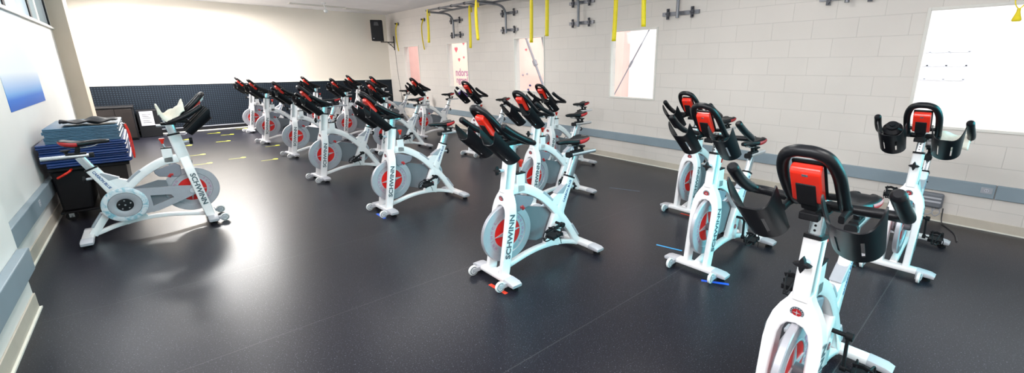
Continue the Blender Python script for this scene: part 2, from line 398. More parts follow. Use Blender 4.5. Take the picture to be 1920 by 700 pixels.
# base mouldings: beige board with a pale bead at the floor
def base(name, boxes, beads):
    bm = NB()
    for b in boxes: bx(bm, *b)
    o = struct(name, bm, 'base', bevel=.003)
    bm = NB()
    for b in beads: bx(bm, *b)
    obj('bead', bm, 'basew', o, smooth=False)
base('baseboard_right', [(XR-.010, XR, YB, YF-.03, .012, .10)], [(XR-.018, XR, YB, YF-.03, 0, .012)])
base('baseboard_left', [(XP, XP+.010, YB, 4.35, .012, .12), (XL, XL+.010, 4.36, 10.8, .012, .12), (XP, XL, 4.35, 4.36, .012, .12)],
     [(XP, XP+.022, YB, 4.35, 0, .012), (XL, XL+.022, 4.36, 10.8, 0, .012), (XL, XP+.022, 4.35, 4.36, 0, .012)])
bm = NB(); bx(bm, XL, XR-.001, YF-.03, YF, 0.02, .105); o = struct('baseboard_far', bm, 'blackm')
bm = NB(); bx(bm, XL, XR-.001, YF-.05, YF-.0, 0, .02); obj('bead', bm, 'basew', o, smooth=False)
bm = NB(); bx(bm, XL, XR-.001, YF-.034, YF, .105, .125); obj('top_strip', bm, 'pad', o, smooth=False)
bm = NB(); bx(bm, XL, XR-.001, YF-.022, YF, .125, 1.175); o = struct('trim_5', bm, 'stud')
bm = NB(); bx(bm, XL, XR-.001, YF-.03, YF, 1.175, 1.197); obj('cap_strip', bm, 'basew', o, smooth=False)

# ceiling slot diffusers, sprinkler, lights
def diffuser(x0, x1, y, label):
    t = thing('ceiling_slot', label, 'ceiling vent', ((x0+x1)/2, y, ZC))
    bm = NB(); w2 = (x1-x0)/2
    bx(bm, -w2, w2, -.11, -.09, -.018, -.0005); bx(bm, -w2, w2, .09, .11, -.018, -.0005); bx(bm, -w2, -w2+.02, -.09, .09, -.018, -.0005); bx(bm, w2-.02, w2, -.09, .09, -.018, -.0005)
    obj('frame', bm, 'cream', t, smooth=False)
    bm = NB(); bx(bm, -w2+.02, w2-.02, -.09, -.015, -.006, -.001); bx(bm, -w2+.02, w2-.02, .015, .09, -.006, -.001); obj('slot', bm, 'pad', t, smooth=False)
    bm = NB(); bx(bm, -w2+.02, w2-.02, -.015, .015, -.014, -.001); obj('divider', bm, 'cream', t, smooth=False)
diffuser(3.0, 4.35, 13.2, 'long cream ceiling slot vent above the far wall, the longer of two')
diffuser(4.42, 5.1, 13.35, 'short cream ceiling slot vent nearer the far right corner')
t = thing('ceiling_sensor', 'white dangling sensor with round head hung from ceiling near far wall', 'sensor', (3.66, 12.6, ZC))
bm = NB(); lathe(bm, [(0, 0), (.06, 0), (.05, -.02), (0, -.02)], 20, 'z'); obj('mounting_plate', bm, 'plast', t)
bm = NB(); tube(bm, catmull([(0, 0, -.02), (.01, 0, -.07), (.03, 0, -.13), (.03, 0, -.18)], 4), .013, 8); obj('arm', bm, 'plast', t)
bm = NB(); lathe(bm, [(0, .05), (.03, .042), (.048, .02), (.05, 0), (.04, -.03), (0, -.045)], 20, 'z', (.03, 0, -.20)); obj('sensor_head', bm, 'plast', t)
t = thing('smoke_detector', 'small round grey detector on the ceiling close to the far right corner', 'detector', (3.55, 8.95, ZC))
bm = NB(); lathe(bm, [(0, 0), (.07, 0), (.065, -.03), (0, -.035)], 24, 'z'); obj('detector_base', bm, 'cream', t)
bm = NB(); lathe(bm, [(0, -.035), (.045, -.035), (.035, -.055), (0, -.058)], 20, 'z'); obj('sensor_cap', bm, 'rail', t)

def ceiling_lamp(x, y, sx, sy, power, label, color=(1, .985, .96)):
    t = thing('ceiling_light', label, 'ceiling light', (x, y, ZC), 0, 'ceiling lights out of view')
    bm = NB(); a, b = sx/2, sy/2
    for q in ((-a-.03, -a, -b-.03, b+.03), (a, a+.03, -b-.03, b+.03), (-a, a, -b-.03, -b), (-a, a, b, b+.03)): bx(bm, *q, -.07, -.0005)
    bx(bm, -a, a, -b, b, -.02, -.0005); obj('housing', bm, 'housing', t, smooth=False)
    area('tube_light', (0, 0, -.03), (0, 0, -1), sx, sy, power, color, 180, t)
def wall_fill_light(x, y, power):  # unseen lamps added to brighten the left wall
    t = thing('wall_fill_light', 'added fill light aimed at the left wall, above the near part of the room', 'ceiling light', (x, y, ZC), 0, 'added wall fill lights out of view')
    bm = NB(); bx(bm, -.04, .04, -.45, .45, -.05, -.0005); bx(bm, -.05, -.03, -.45, .45, -.12, -.05); obj('housing', bm, 'housing', t, smooth=False)
    area('wall_fill_area', (-.055, 0, -.085), (-1.4, 0, -1.7), .8, .05, power, (1, .99, .97), 150, t)
LAMPS = [(.80, 12.6, 1.7, .6, 440), (3.4, 7.2, 2.4, 1.2, 48), (3.1, 2.4, 2.4, .6, 40), (1.3, -1.0, 1.2, .6, 55), (.45, 3.2, 1.2, .5, 48)]  # last lamp is unseen fill, added to brighten the left bike
for y_, p_ in ((2.2, 10), (6.2, 36), (9.0, 28)): wall_fill_light(.55, y_, p_)
for L_ in LAMPS: ceiling_lamp(*L_, 'unseen white ceiling light above the left and near part of the room')

# ------------------------------------------------------------------ exercise bike, local frame: -x is its front, origin under the front stabiliser
def FK(v, t=0.0):           # a point v metres up the raked fork, t metres rearward
    a = math.atan(.171); return (.012+math.sin(a)*v+math.cos(a)*t, .06+math.cos(a)*v-math.sin(a)*t)

def make_bike():
    root = thing('exercise_bike', '', 'exercise bike', (0, 0, 0), 0, 'white indoor cycling bikes')
    # --- frame
    bm = NB()
    c = catmull([(.17, 0, .700), (.27, 0, .690), (.38, 0, .640), (.50, 0, .555), (.63, 0, .42), (.74, 0, .29), (.83, 0, .16), (.895, 0, .055)], 5)
    beam(bm, c, .056, [.085-.018*i/(len(c)-1) for i in range(len(c))])
    c = catmull([(.02, 0, .068), (.14, 0, .092), (.32, 0, .128), (.50, 0, .138), (.70, 0, .115), (.88, 0, .06)], 5)
    beam(bm, c, .05, .040)
    # seat tube, widening to the bottom bracket
    beam(bm, [(.570, 0, .125), (.605, 0, .25), (.665, 0, .42), (.735, 0, .57), (.792, 0, .69)], [.050, .052, .056, .056, .056], [.172, .145, .108, .092, .09])
    prism(bm, [(.70, .60), (.545, .53), (.60, .47), (.68, .49)], -.026, .026)
    # rear brace behind the seat tube foot
    obj('frame', bm, 'white', root)
    bm = NB()
    prism(bm, [(.20, .655), (.375, .600), (.372, .572), (.345, .535), (.20, .508), (.17, .53), (.165, .62)], -.021, .021)
    obj('gusset_cover', bm, 'gusset', root, bevel=.008)
    bm = NB()
    for i0, i1 in ((13, 18), (27, 33)):
        c = catmull([(.17, 0, .700), (.27, 0, .690), (.38, 0, .640), (.50, 0, .555), (.63, 0, .42), (.74, 0, .29), (.83, 0, .16), (.895, 0, .055)], 5)[i0:i1]
        o2 = []
        for i, q in enumerate(c):
            t = (c[min(i+1, len(c)-1)]-c[max(i-1, 0)]).normalized(); nn = Vector((-t.z, 0, t.x))
            o2.append(q+Vector((abs(nn.x), 0, abs(nn.z)))*.033)
        bm = NB(); beam(bm, o2, .060, .020, rnd=.2); obj('beam_insert', bm, 'pad', root)
    bm = NB(); prism(bm, [(.62, .578), (.735, .645), (.75, .635), (.70, .56)], -.029, .029); obj('seat_tube_insert', bm, 'pad', root, bevel=.004)
    # --- fork and head tube
    f = lambda a, t, v: (FK(v, t)[0], a, FK(v, t)[1])
    out = [(-.104, 0), (-.110, .30), (-.112, .43), (-.106, .50), (-.092, .555), (-.070, .60), (-.046, .635), (-.034, .665)]
    inn = [(-.062, 0), (-.064, .30), (-.060, .47), (-.050, .505), (-.030, .528), (0, .536)]
    poly = out+[(-a, b) for a, b in out[::-1]]+[(-a, b) for a, b in inn[:-1]]+inn[::-1]
    bm = NB(); prism(bm, poly, -.040, .040, f)
    A = [FK(.63), FK(.90)]
    beam(bm, [(A[0][0]+.004, 0, A[0][1]), (A[1][0], 0, A[1][1])], .066, .100, rnd=.15)
    bx(bm, .205, .285, -.028, .028, .665, .815)
    fo = obj('front_fork', bm, 'white', root, bevel=.010, seg=2)
    bm = NB(); e = FK(.896); e2 = FK(.912); beam(bm, [(e[0], 0, e[1]), (e2[0], 0, e2[1])], .070, .104, rnd=.15); obj('collar', bm, 'blackm', fo); bm = NB(); bx(bm, .203, .287, -.030, .030, .812, .822); obj('collar', bm, 'blackm', fo)
    # badge on the yoke
    def badge(name, parent, pos, rot, r):
        bm = NB(); lathe(bm, [(0, .0), (r, .0), (r, .0035), (0, .0035)], 24, 'z'); bmesh.ops.transform(bm, matrix=rot, verts=bm.verts[:]); b = obj(name, bm, 'ink', parent, loc=pos)
        bm = NB(); lathe(bm, [(0, .0035), (r*.68, .0035), (r*.68, .0048), (0, .0048)], 24, 'z'); bmesh.ops.transform(bm, matrix=rot, verts=bm.verts[:]); obj('badge_centre', bm, 'redm', b)
        bm = NB(); pts = []
        for k in range(8):
            a = k*PI/4; rr = r*.60 if k % 2 == 0 else r*.12; pts.append((rr*math.cos(a), rr*math.sin(a)))
        prism(bm, pts, .0046, .0056, lambda a, t, v: (a, v, t)); 
        for k in range(14):
            a = 2*PI*k/14; q = Matrix.Translation((r*.84*math.cos(a), r*.84*math.sin(a), .004)); bx(bm, -r*.05, r*.05, -r*.09, r*.09, -.0005, .0005, q @ Matrix.Rotation(a+PI/2, 4, 'Z'))
        bmesh.ops.transform(bm, matrix=rot, verts=bm.verts[:]); obj('badge_star', bm, 'cap', b)
    q = FK(.585, -.0405); badge('badge', root, (q[0], 0, q[1]), Matrix.Rotation(-PI/2-.17, 4, 'Y') , .026)
    badge('badge', root, (.600, -.0262, .235), Matrix.Rotation(PI/2, 4, 'X'), .022)
    # --- lettering
    bm = NB(); a = math.atan(.171)
    for s in (-1, 1):
        # letter tops point forward (-x); text runs up on the left (-y) side, down on the right
        cx_, cz_ = FK(.295, 0)
        up = Vector((math.sin(a), 0, math.cos(a))); fwd = Vector((-math.cos(a), 0, math.sin(a)))
        X = up if s < 0 else -up; Y = fwd; Z = X.cross(Y)
        mt = Matrix((X, Y, Z)).transposed().to_4x4(); mt.translation = Vector((cx_+.002, s*.1125, cz_+.02)); bm = NB(); text_into(bm, 'SCHWINN', .082, mt, (.90, .74)); obj('lettering', bm, 'ink', root, smooth=False)
    bm = NB(); d = Vector((.735-.665, 0, .15)).normalized()
    for s in (-1, 1):
        X = d if s < 0 else -d; Y = Vector((-d.z, 0, d.x)); Z = X.cross(Y)
        mt = Matrix((X, Y, Z)).transposed().to_4x4(); mt.translation = Vector((.742, s*.0287, .575)); bm = NB(); text_into(bm, 'CARBON BLUE', .030, mt); obj('small_lettering', bm, 'blueink', root, smooth=False)
    # --- stabilisers
    def stab(name, x, zt, hw):
        bm = NB()
        beam(bm, [(x, -hw+.11, zt-.022), (x, hw-.11, zt-.022)], [.086, .086], [.038, .038], side=Vector((1, 0, 0)))
        st = obj(name, bm, 'white', root)
        for s in (-1, 1):
            bm = NB(); beam(bm, [(x, s*(hw-.112), zt-.022), (x, s*(hw-.03), zt-.026), (x, s*hw, zt-.032)], [.090, .092, .084], [.042, .036, .024], side=Vector((1, 0, 0))); obj('end_cap', bm, 'cap', st)
            bm = NB(); lathe(bm, [(0, 0.0), (.030, 0.0), (.030, .010), (.012, .014), (.012, zt-.04), (0, zt-.04)], 16, 'z', (x+.005, s*(hw-.05), 0)); obj('levelling_foot', bm, 'blackm', st)
        return st
    fs = stab('front_stabilizer', .0, .078, .265)
    stab('rear_stabilizer', .925, .078, .265)
    for s in (-1, 1):
        bm = NB(); bx(bm, -.112, -.030, s*.180-.019, s*.180-.013, .030, .062); bx(bm, -.112, -.030, s*.180+.013, s*.180+.019, .030, .062); bx(bm, -.056, -.030, s*.180-.017, s*.180+.017, .030, .060)
        tube(bm, [(-.096, s*.18-.019, .043), (-.096, s*.18+.019, .043)], .008, 8); obj('wheel_bracket', bm, 'cap', fs, smooth=False)
        bm = NB(); ringlathe(bm, [(.010, -.011), (.036, -.011), (.041, -.007), (.041, .007), (.036, .011), (.010, .011)], 24, (-.096, s*.18, .0425)); obj('transport_wheel', bm, 'plast', fs)
        bm = NB(); ringlathe(bm, [(.026, -.0125), (.032, -.0125), (.032, .0125), (.026, .0125)], 24, (-.096, s*.18, .0425)); obj('wheel_tread_ring', bm, 'guard', fs)
    # --- flywheel
    FC = (.112, 0, .362)
    bm = NB(); ringlathe(bm, [(.120, -.009), (.168, -.009), (.172, -.016), (.225, -.016), (.230, -.012), (.230, .012), (.225, .016), (.172, .016), (.168, .009), (.120, .009)], 56, FC); fw = obj('flywheel', bm, 'silver', root)
    bm = NB(); lathe(bm, [(0, -.006), (.128, -.006), (.128, .006), (0, .006)], 48, 'y', FC); dsc = obj('flywheel_disc', bm, 'reddisc', fw)
    bm = NB(); ringlathe(bm, [(.124, -.0105), (.130, -.0105), (.130, .0105), (.124, .0105)], 48, FC)
    for s in (-1, 1):
        pts = []
        for k in range(8):
            aa = k*PI/4+.12; rr = .122 if k % 2 == 0 else .026; pts.append((FC[0]+rr*math.cos(aa), FC[2]+rr*math.sin(aa)))
        y0, y1 = sorted((s*.006, s*.012)); prism(bm, pts, y0, y1)
    obj('star_spokes', bm, 'cap', fw)
    bm = NB(); lathe(bm, [(0, -.056), (.024, -.056), (.030, -.050), (.030, .062), (0, .062)], 24, 'y', FC); obj('hub', bm, 'guard', fw)
    bm = NB()
    for s in (-1, 1):
        for start in (0.0, PI):
            for i, ch in enumerate('SCHWINN'):
                an = start+(i-3)*.24
                rad = Vector((math.cos(an), 0, math.sin(an))); tan = Vector((-math.sin(an), 0, math.cos(an)))
                X = -tan if s < 0 else tan; X = X if s < 0 else X
                Y = rad; Z = X.cross(Y)
                if Z.y*s < 0: X = -X; Z = -Z
                mt = Matrix((X, Y, Z)).transposed().to_4x4(); mt.translation = Vector(FC)+rad*.149+Vector((0, s*.0095, 0)); text_into(bm, ch if s < 0 else ch, .030, mt)
    obj('flywheel_lettering', bm, 'signink', fw, smooth=False)
    # brake block at the flywheel's top rear
    bm = NB(); beam(bm, [(.235, 0, .540), (.255, 0, .545), (.272, 0, .520)], .05, .03); bk = obj('brake_pad', bm, 'redm', root)
    bm = NB(); tube(bm, [(.245, 0, .56), (.245, 0, .68)], .008, 8); obj('brake_rod', bm, 'steel', bk)
    # --- belt guard on the right side
    GC = (.628, .318)
    up_ = [(GC[0]+.150*math.cos(t), GC[1]+.150*math.sin(t)) for t in [math.radians(q) for q in range(-125, 106, 10)]]
    tip = [(FC[0]+.048*math.cos(t), FC[2]+.048*math.sin(t)) for t in [math.radians(q) for q in range(100, 261, 16)]]
    hole = [(.27, .318), (.285, .352), (.44, .372), (.435, .262)]
    outer = up_+[(.50, .452), (.20, .425)]+tip+[(.22, .27), (.40, .205)]
    poly = outer+[outer[0]]
    bm = NB()
    k = min(range(len(up_)), key=lambda i: 99)      # keyhole bridge from the hole to the outline
    ko = outer.index((.22, .27)); seq = outer[:ko+1]+[hole[0]]+[hole[1], hole[2], hole[3], hole[0]]
    seq = outer[:ko+1]+[(.2705, .3175), hole[1], hole[2], hole[3], (.2695, .3165)]+[(.2205, .2695)]+outer[ko+1:]
    prism(bm, seq, .050, .078)
    bg = obj('belt_guard', bm, 'guardR', root, smooth=False)
    bm = NB(); ringlathe(bm, [(.118, .074), (.122, .092), (.150, .094), (.166, .086), (.168, .060), (.120, .060)], 48, (GC[0], 0, GC[1])); obj('guard_ring', bm, 'flame', bg)
    bm = NB(); lathe(bm, [(0, .078), (.120, .078), (.118, .086), (.075, .088), (.062, .082), (0, .082)], 40, 'y', (GC[0], 0, GC[1])); obj('guard_dish', bm, 'silver', bg)
    bm = NB(); lathe(bm, [(0, .082), (.060, .082), (.060, .090), (.02, .094), (0, .094)], 32, 'y', (GC[0], 0, GC[1])); obj('chainring_spider', bm, 'blackm', bg)
    bm = NB()
    for k in range(5):
        an = k*2*PI/5+.3; lathe(bm, [(0, .090), (.0065, .090), (.0065, .0945), (0, .0945)], 10, 'y', (GC[0]+.042*math.cos(an), 0, GC[1]+.042*math.sin(an)))
    lathe(bm, [(0, .092), (.008, .092), (.008, .098), (0, .098)], 12, 'y', (GC[0], 0, GC[1])); obj('spider_bolts', bm, 'steel', bg)
    bm = NB(); lathe(bm, [(0, .078), (.030, .078), (.027, .088), (0, .088)], 24, 'y', (FC[0], 0, FC[2])); obj('hub_cap', bm, 'cap', bg)
    bm = NB(); prism(bm, [(.30, .50), (.36, .512), (.56, .46), (.60, .40), (.56, .20), (.44, .19), (.30, .235), (.292, .30), (.325, .318), (.325, .40), (.292, .415)], .030, .046); obj('inner_guard', bm, 'guard', root, bevel=.005)
    # --- cranks
    AX = Vector((.612, 0, .322))
    for s in (-1, 1):
        y0 = s*.098
        bm = NB(); lathe(bm, [(0, -.02), (.021, -.02), (.021, .011), (0, .011)] if s < 0 else [(0, -.011), (.021, -.011), (.021, .02), (0, .02)], 16, 'y', (0, 0, 0))
        bmesh.ops.translate(bm, vec=(0, 0, 0), verts=bm.verts[:])
        beam(bm, [(0, 0, 0), (-.05, 0, 0), (-.165, s*.006, 0)], [.016, .014, .014], [.034, .026, .028])
        lathe(bm, [(0, -.012), (.017, -.012), (.017, .012), (0, .012)], 14, 'y', (-.165, s*.006, 0))
        tube(bm, [(0, 0, 0), (0, -s*.09, 0)], .012, 10)
        cr = obj('crank', bm, 'blackm', root, loc=(AX.x, y0, AX.z)); cr['side'] = s
        bm = NB()
        bx(bm, -.045, .045, s*.03, s*.115, -.010, .010); tube(bm, [(0, 0, 0), (0, s*.12, 0)], .007, 8)
        for q in (-1, 1): bx(bm, q*.048-.006, q*.048+.006, s*.025, s*.118, -.014, .014)
        tube(bm, catmull([(.035, s*.035, .01), (.04, s*.04, .05), (-.02, s*.05, .062), (-.085, s*.055, .05), (-.115, s*.072, .012), (-.085, s*.090, .05), (-.02, s*.1, .062), (.04, s*.11, .05), (.035, s*.115, .01)], 4), .0045, 6)
        tube(bm, catmull([(-.045, s*.05, 0), (-.10, s*.06, -.006), (-.115, s*.075, .005), (-.10, s*.09, -.006), (-.045, s*.1, 0)], 4), .005, 6)
        beam(bm, [(-.02, s*.035, .058), (-.02, s*.075, .070), (-.02, s*.115, .055)], .004, .022, side=Vector((1, 0, 0)))
        tube(bm, catmull([(-.02, s*.118, .03), (.01, s*.125, -.02), (.02, s*.12, -.07)], 4), .003, 5)
        pd = obj('pedal', bm, 'blackm', cr, loc=(-.165, s*.012, 0)); pd['pedal'] = 1
    # --- handlebar post, knobs
    a0 = FK(.90); a1 = FK(1.062); bm = NB(); beam(bm, [(a0[0], 0, a0[1]), (a1[0], 0, a1[1])], .046, .074, rnd=.2); hp = obj('handlebar_post', bm, 'steel', root)
    bm = NB()
    for v in (.93, .95, .97, .99):
        q = FK(v, -.0375); lathe(bm, [(0, 0), (.005, 0), (.005, .001), (0, .001)], 10, 'x', (q[0]-.001, 0, q[1]))
    obj('height_holes', bm, 'blackm', hp)
    q = FK(.80, -.055); bm = NB()
    tube(bm, [(q[0]+.01, 0, q[1]), (q[0]-.045, 0, q[1]+.008)], .014, 12)
    kb = obj('adjustment_knob', bm, 'cap', root)
    bm = NB(); pts = []
    for k in range(16):
        an = k*2*PI/16; rr = (.036, .022, .014, .022)[k % 4]; pts.append((rr*math.cos(an), rr*math.sin(an)))
    prism(bm, pts, -.014, .014, lambda aa, t, v: (q[0]-.052+t, aa, q[1]+.008+v)); obj('knob_grip', bm, 'blackm', kb, bevel=.004)
    bm = NB(); tube(bm, [(.248, 0, .80), (.262, 0, .868)], .007, 8); rk = obj('brake_knob', bm, 'steel', root)
    bm = NB(); lathe(bm, [(0, 0), (.010, 0), (.013, .022), (.024, .045), (.022, .054), (0, .056)], 16, 'z', (.262, 0, .862)); obj('knob_cap', bm, 'red', rk)
    # --- handlebar
    bm = NB()
    for s in (-1, 1):
        c = catmull([(.165, 0, 1.085), (.165, s*.07, 1.087), (.180, s*.16, 1.088), (.193, s*.225, 1.088), (.172, s*.264, 1.094), (.105, s*.272, 1.122), (.02, s*.268, 1.165), (-.050, s*.262, 1.210), (-.088, s*.260, 1.238)], 6)
        n = len(c); tube(bm, c, [.0195 if i < n*.55 else (.0235 if i < n-3 else (.0235, .021, .013)[i-(n-3)]) for i in range(n)], 14)
    c = catmull([(.160, -.088, 1.088), (.100, -.091, 1.118), (.020, -.093, 1.190), (-.050, -.089, 1.262), (-.098, -.068, 1.315), (-.118, -.032, 1.335), (-.122, 0, 1.338), (-.118, .032, 1.335), (-.098, .068, 1.315), (-.050, .089, 1.262), (.020, .093, 1.190), (.100, .091, 1.118), (.160, .088, 1.088)], 6)
    tube(bm, c, .0215, 14)
    tube(bm, [(.055, -.098, 1.155), (.070, 0, 1.142), (.055, .098, 1.155)], .013, 10)
    hb = obj('handlebar', bm, 'black', root)
    bm = NB(); bx(bm, .125, .245, -.034, .034, 1.046, 1.072); bx(bm, .145, .19, -.040, .040, 1.06, 1.10); bx(bm, .03, .13, -.022, .022, 1.070, 1.095); bx(bm, .02, .06, -.034, .034, 1.052, 1.082); obj('stem_clamp', bm, 'blackm', hb, bevel=.005)
    bm = NB(); beam(bm, [(.17, 0, 1.04), (.28, 0, 1.045)], .044, .024); obj('stem_slider', bm, 'steel', hb)
    # --- console
    top = Vector((-.082, 0, 1.285)); bot = Vector((.012, 0, 1.145)); d = (top-bot).normalized(); nn = Vector((-d.z, 0, d.x)).normalized()  # nn: forward/up normal
    if nn.x > 0: nn = -nn
    mid = (top+bot)/2; Mx = Matrix((Vector((0, 1, 0)), d, -nn)).transposed().to_4x4() if False else Matrix((Vector((0, 1, 0)), d, nn)).transposed().to_4x4(); Mx.translation = mid+nn*.004
    L2 = (top-bot).length/2
    def cb(bm, pts_profile, w0):   # profile in (d, nn) extruded across y
        A = [bm.verts.new(Mx @ Vector((-w0, p, q))) for p, q in pts_profile]; B = [bm.verts.new(Mx @ Vector((w0, p, q))) for p, q in pts_profile]
        n = len(A); bm.faces.new(A); bm.faces.new(B[::-1])
        for i in range(n): bm.faces.new((A[i], B[i], B[(i+1) % n], A[(i+1) % n]))
    bm = NB(); cb(bm, [(-L2, -.012), (L2, -.012), (L2, .012), (L2-.015, .026), (-L2+.02, .030), (-L2, .020)], .050); co = obj('console', bm, 'red', root, bevel=.006)
    bm = NB(); cb(bm, [(-L2-.006, .0), (L2*.22, .0), (L2*.22, .031), (-L2+.01, .034), (-L2-.006, .028)], .033); obj('battery_cover', bm, 'blackm', co, bevel=.004)
    bm = NB(); cb(bm, [(-L2-.004, -.026), (L2+.006, -.026), (L2+.006, -.012), (-L2-.004, -.012)], .055); obj('display_face', bm, 'black', co, bevel=.005)
    bm = NB(); cb(bm, [(L2-.030, .02), (L2-.020, .02), (L2-.020, .0265), (L2-.030, .0272)], .010); obj('port', bm, 'steel', co)
    bm = NB(); cb(bm, [(-L2-.045, -.004), (-L2+.02, -.004), (-L2+.02, .022), (-L2-.045, .018)], .028); obj('console_bracket', bm, 'blackm', co, bevel=.004)
    # --- bottle holders: half pipes with slots
    for s in (-1, 1):
        bm = NB(); Fp = Vector((-.105, s*.160, 1.175)); Rp = Vector((.078, s*.156, .992)); ax = (Rp-Fp).normalized(); dn = Vector((ax.z, 0, -ax.x)).normalized()
        if dn.z > 0: dn = -dn
        nu, nv = 24, 10; G = {}
        for th in (0, 1):
            for i in range(nu+1):
                u = i/nu; an = PI*u
                for j in range(nv+1):
                    v = j/nv
                    lip = .026*math.cos(2*an)+.016*math.cos(4*an)
                    r = (.090-.008*v)-th*.006
                    start = -lip*(1-v)
                    p = Fp+(Rp-Fp)*v+ax*(start)+Vector((0, 1, 0))*(-math.cos(an))*r+dn*math.sin(an)*r*(1.0-.10*v)
                    G[th, i, j] = bm.verts.new(p)
        def hole_(i, j): return 3 <= j <= 7 and i in (8, 15)
        for i in range(nu):
            for j in range(nv):
                if hole_(i, j): continue
                for th in (0, 1): bm.faces.new((G[th, i, j], G[th, i+1, j], G[th, i+1, j+1], G[th, i, j+1]))
        edges = set()
        def wall(a, b): bm.faces.new((G[0, a[0], a[1]], G[0, b[0], b[1]], G[1, b[0], b[1]], G[1, a[0], a[1]]))
        for i in range(nu):
            for j in range(nv):
                if hole_(i, j): continue
                for (di, dj, e0, e1) in ((-1, 0, (i, j), (i, j+1)), (1, 0, (i+1, j), (i+1, j+1)), (0, -1, (i, j), (i+1, j)), (0, 1, (i, j+1), (i+1, j+1))):
                    ii, jj = i+di, j+dj
                    if ii < 0 or ii >= nu or jj < 0 or jj >= nv or hole_(ii, jj): wall(e0, e1)
        obj('bottle_holder', bm, 'black', root)
        bm = NB(); beam(bm, [(.045, s*.10, 1.075), (.10, s*.10, 1.085), (.165, s*.10, 1.085)], .02, .03); obj('holder_arm', bm, 'blackm', root)
    # --- seat post, slider, saddle
    sd = Vector((.115, 0, .27)).normalized(); p0 = Vector((.792, 0, .69))
    bm = NB(); beam(bm, [p0-sd*.14, p0+sd*.145], .040, .066, rnd=.2); obj('seat_post', bm, 'steel', root)
    bm = NB(); beam(bm, [p0-sd*.006, p0+sd*.008], .062, .094, rnd=.15); obj('seat_collar', bm, 'blackm', root)
    bm = NB(); q = p0-sd*.10+Vector((.048, 0, 0)); tube(bm, [q, q+Vector((.045, 0, -.004))], .012, 10); kb = obj('seat_height_knob', bm, 'cap', root)
    bm = NB(); pts = [((.034, .021, .014, .021)[k % 4]*math.cos(k*PI/8), (.034, .021, .014, .021)[k % 4]*math.sin(k*PI/8)) for k in range(16)]
    prism(bm, pts, -.012, .012, lambda aa, t, v: (q.x+.052+t, aa, q.z-.005+v)); obj('knob_grip', bm, 'blackm', kb, bevel=.004)
    bm = NB(); beam(bm, [(.775, 0, .833), (1.085, 0, .833)], .050, .034, rnd=.35); sl = obj('seat_slider', bm, 'steel', root)
    bm = NB(); beam(bm, [(.755, 0, .833), (.785, 0, .833)], .058, .044, rnd=.3); beam(bm, [(.80, 0, .850), (.93, 0, .853)], .044, .026); tube(bm, [(.86, 0, .85), (.845, 0, .905)], .017, 12)
    tube(bm, [(.845, -.03, .908), (.845, .03, .908)], .016, 10); lathe(bm, [(0, 0), (.010, 0), (.014, .016), (.034, .026), (.030, .034), (0, .036)], 12, 'z', (.925, 0, .862)); obj('slider_clamp', bm, 'blackm', sl)
    bm = NB()
    for s in (-1, 1): tube(bm, catmull([(.70, s*.012, .935), (.76, s*.022, .912), (.86, s*.024, .910), (.93, s*.035, .935)], 4), .004, 6)
    obj('saddle_rails', bm, 'steel', sl)
    prof = [(.632, .014, .962, .020), (.650, .021, .966, .034), (.70, .025, .970, .042), (.76, .034, .968, .046), (.82, .055, .968, .052), (.87, .076, .975, .058), (.91, .084, .985, .058), (.940, .076, .988, .046), (.955, .045, .985, .026)]
    def saddle(bm, a0, a1, sc, i0, i1, n=20, close=False):
        P = catmull([(x, w, z) for x, w, z, h in prof], 3); H = catmull([(x, h, 0) for x, w, z, h in prof], 3); rings = []
        for i in range(i0, i1):
            x, w, z = P[i]; h = H[i].y; ring = []
            for k in range(n+(0 if close else 1)):
                t = a0+(a1-a0)*k/n; cz = math.sin(t); ring.append(bm.verts.new((x, w*sc*math.copysign(abs(math.cos(t))**.8, math.cos(t)), z-h*.45+h*.5*sc*math.copysign(abs(cz)**.75, cz)-(.010 if (cz > .9 and x > .80) else 0))))
            rings.append(ring)
        m = len(rings[0])
        for A, B in zip(rings, rings[1:]):
            for k in range(m if close else m-1): bm.faces.new((A[k], A[(k+1) % m], B[(k+1) % m], B[k]))
        if close: bm.faces.new(rings[0]); bm.faces.new(rings[-1])
    bm = NB(); saddle(bm, 0, 2*PI, 1.0, 0, 25, 20, True); sa = obj('saddle', bm, 'black', root)
    for a_, b_ in ((-.75, .42), (PI-.42, PI+.75)):
        bm = NB(); saddle(bm, a_, b_, 1.03, 13, 25, 6); obj('saddle_side_panel', bm, 'redm', sa)
    return root

proto = make_bike()
GB = 'white indoor cycling bikes'
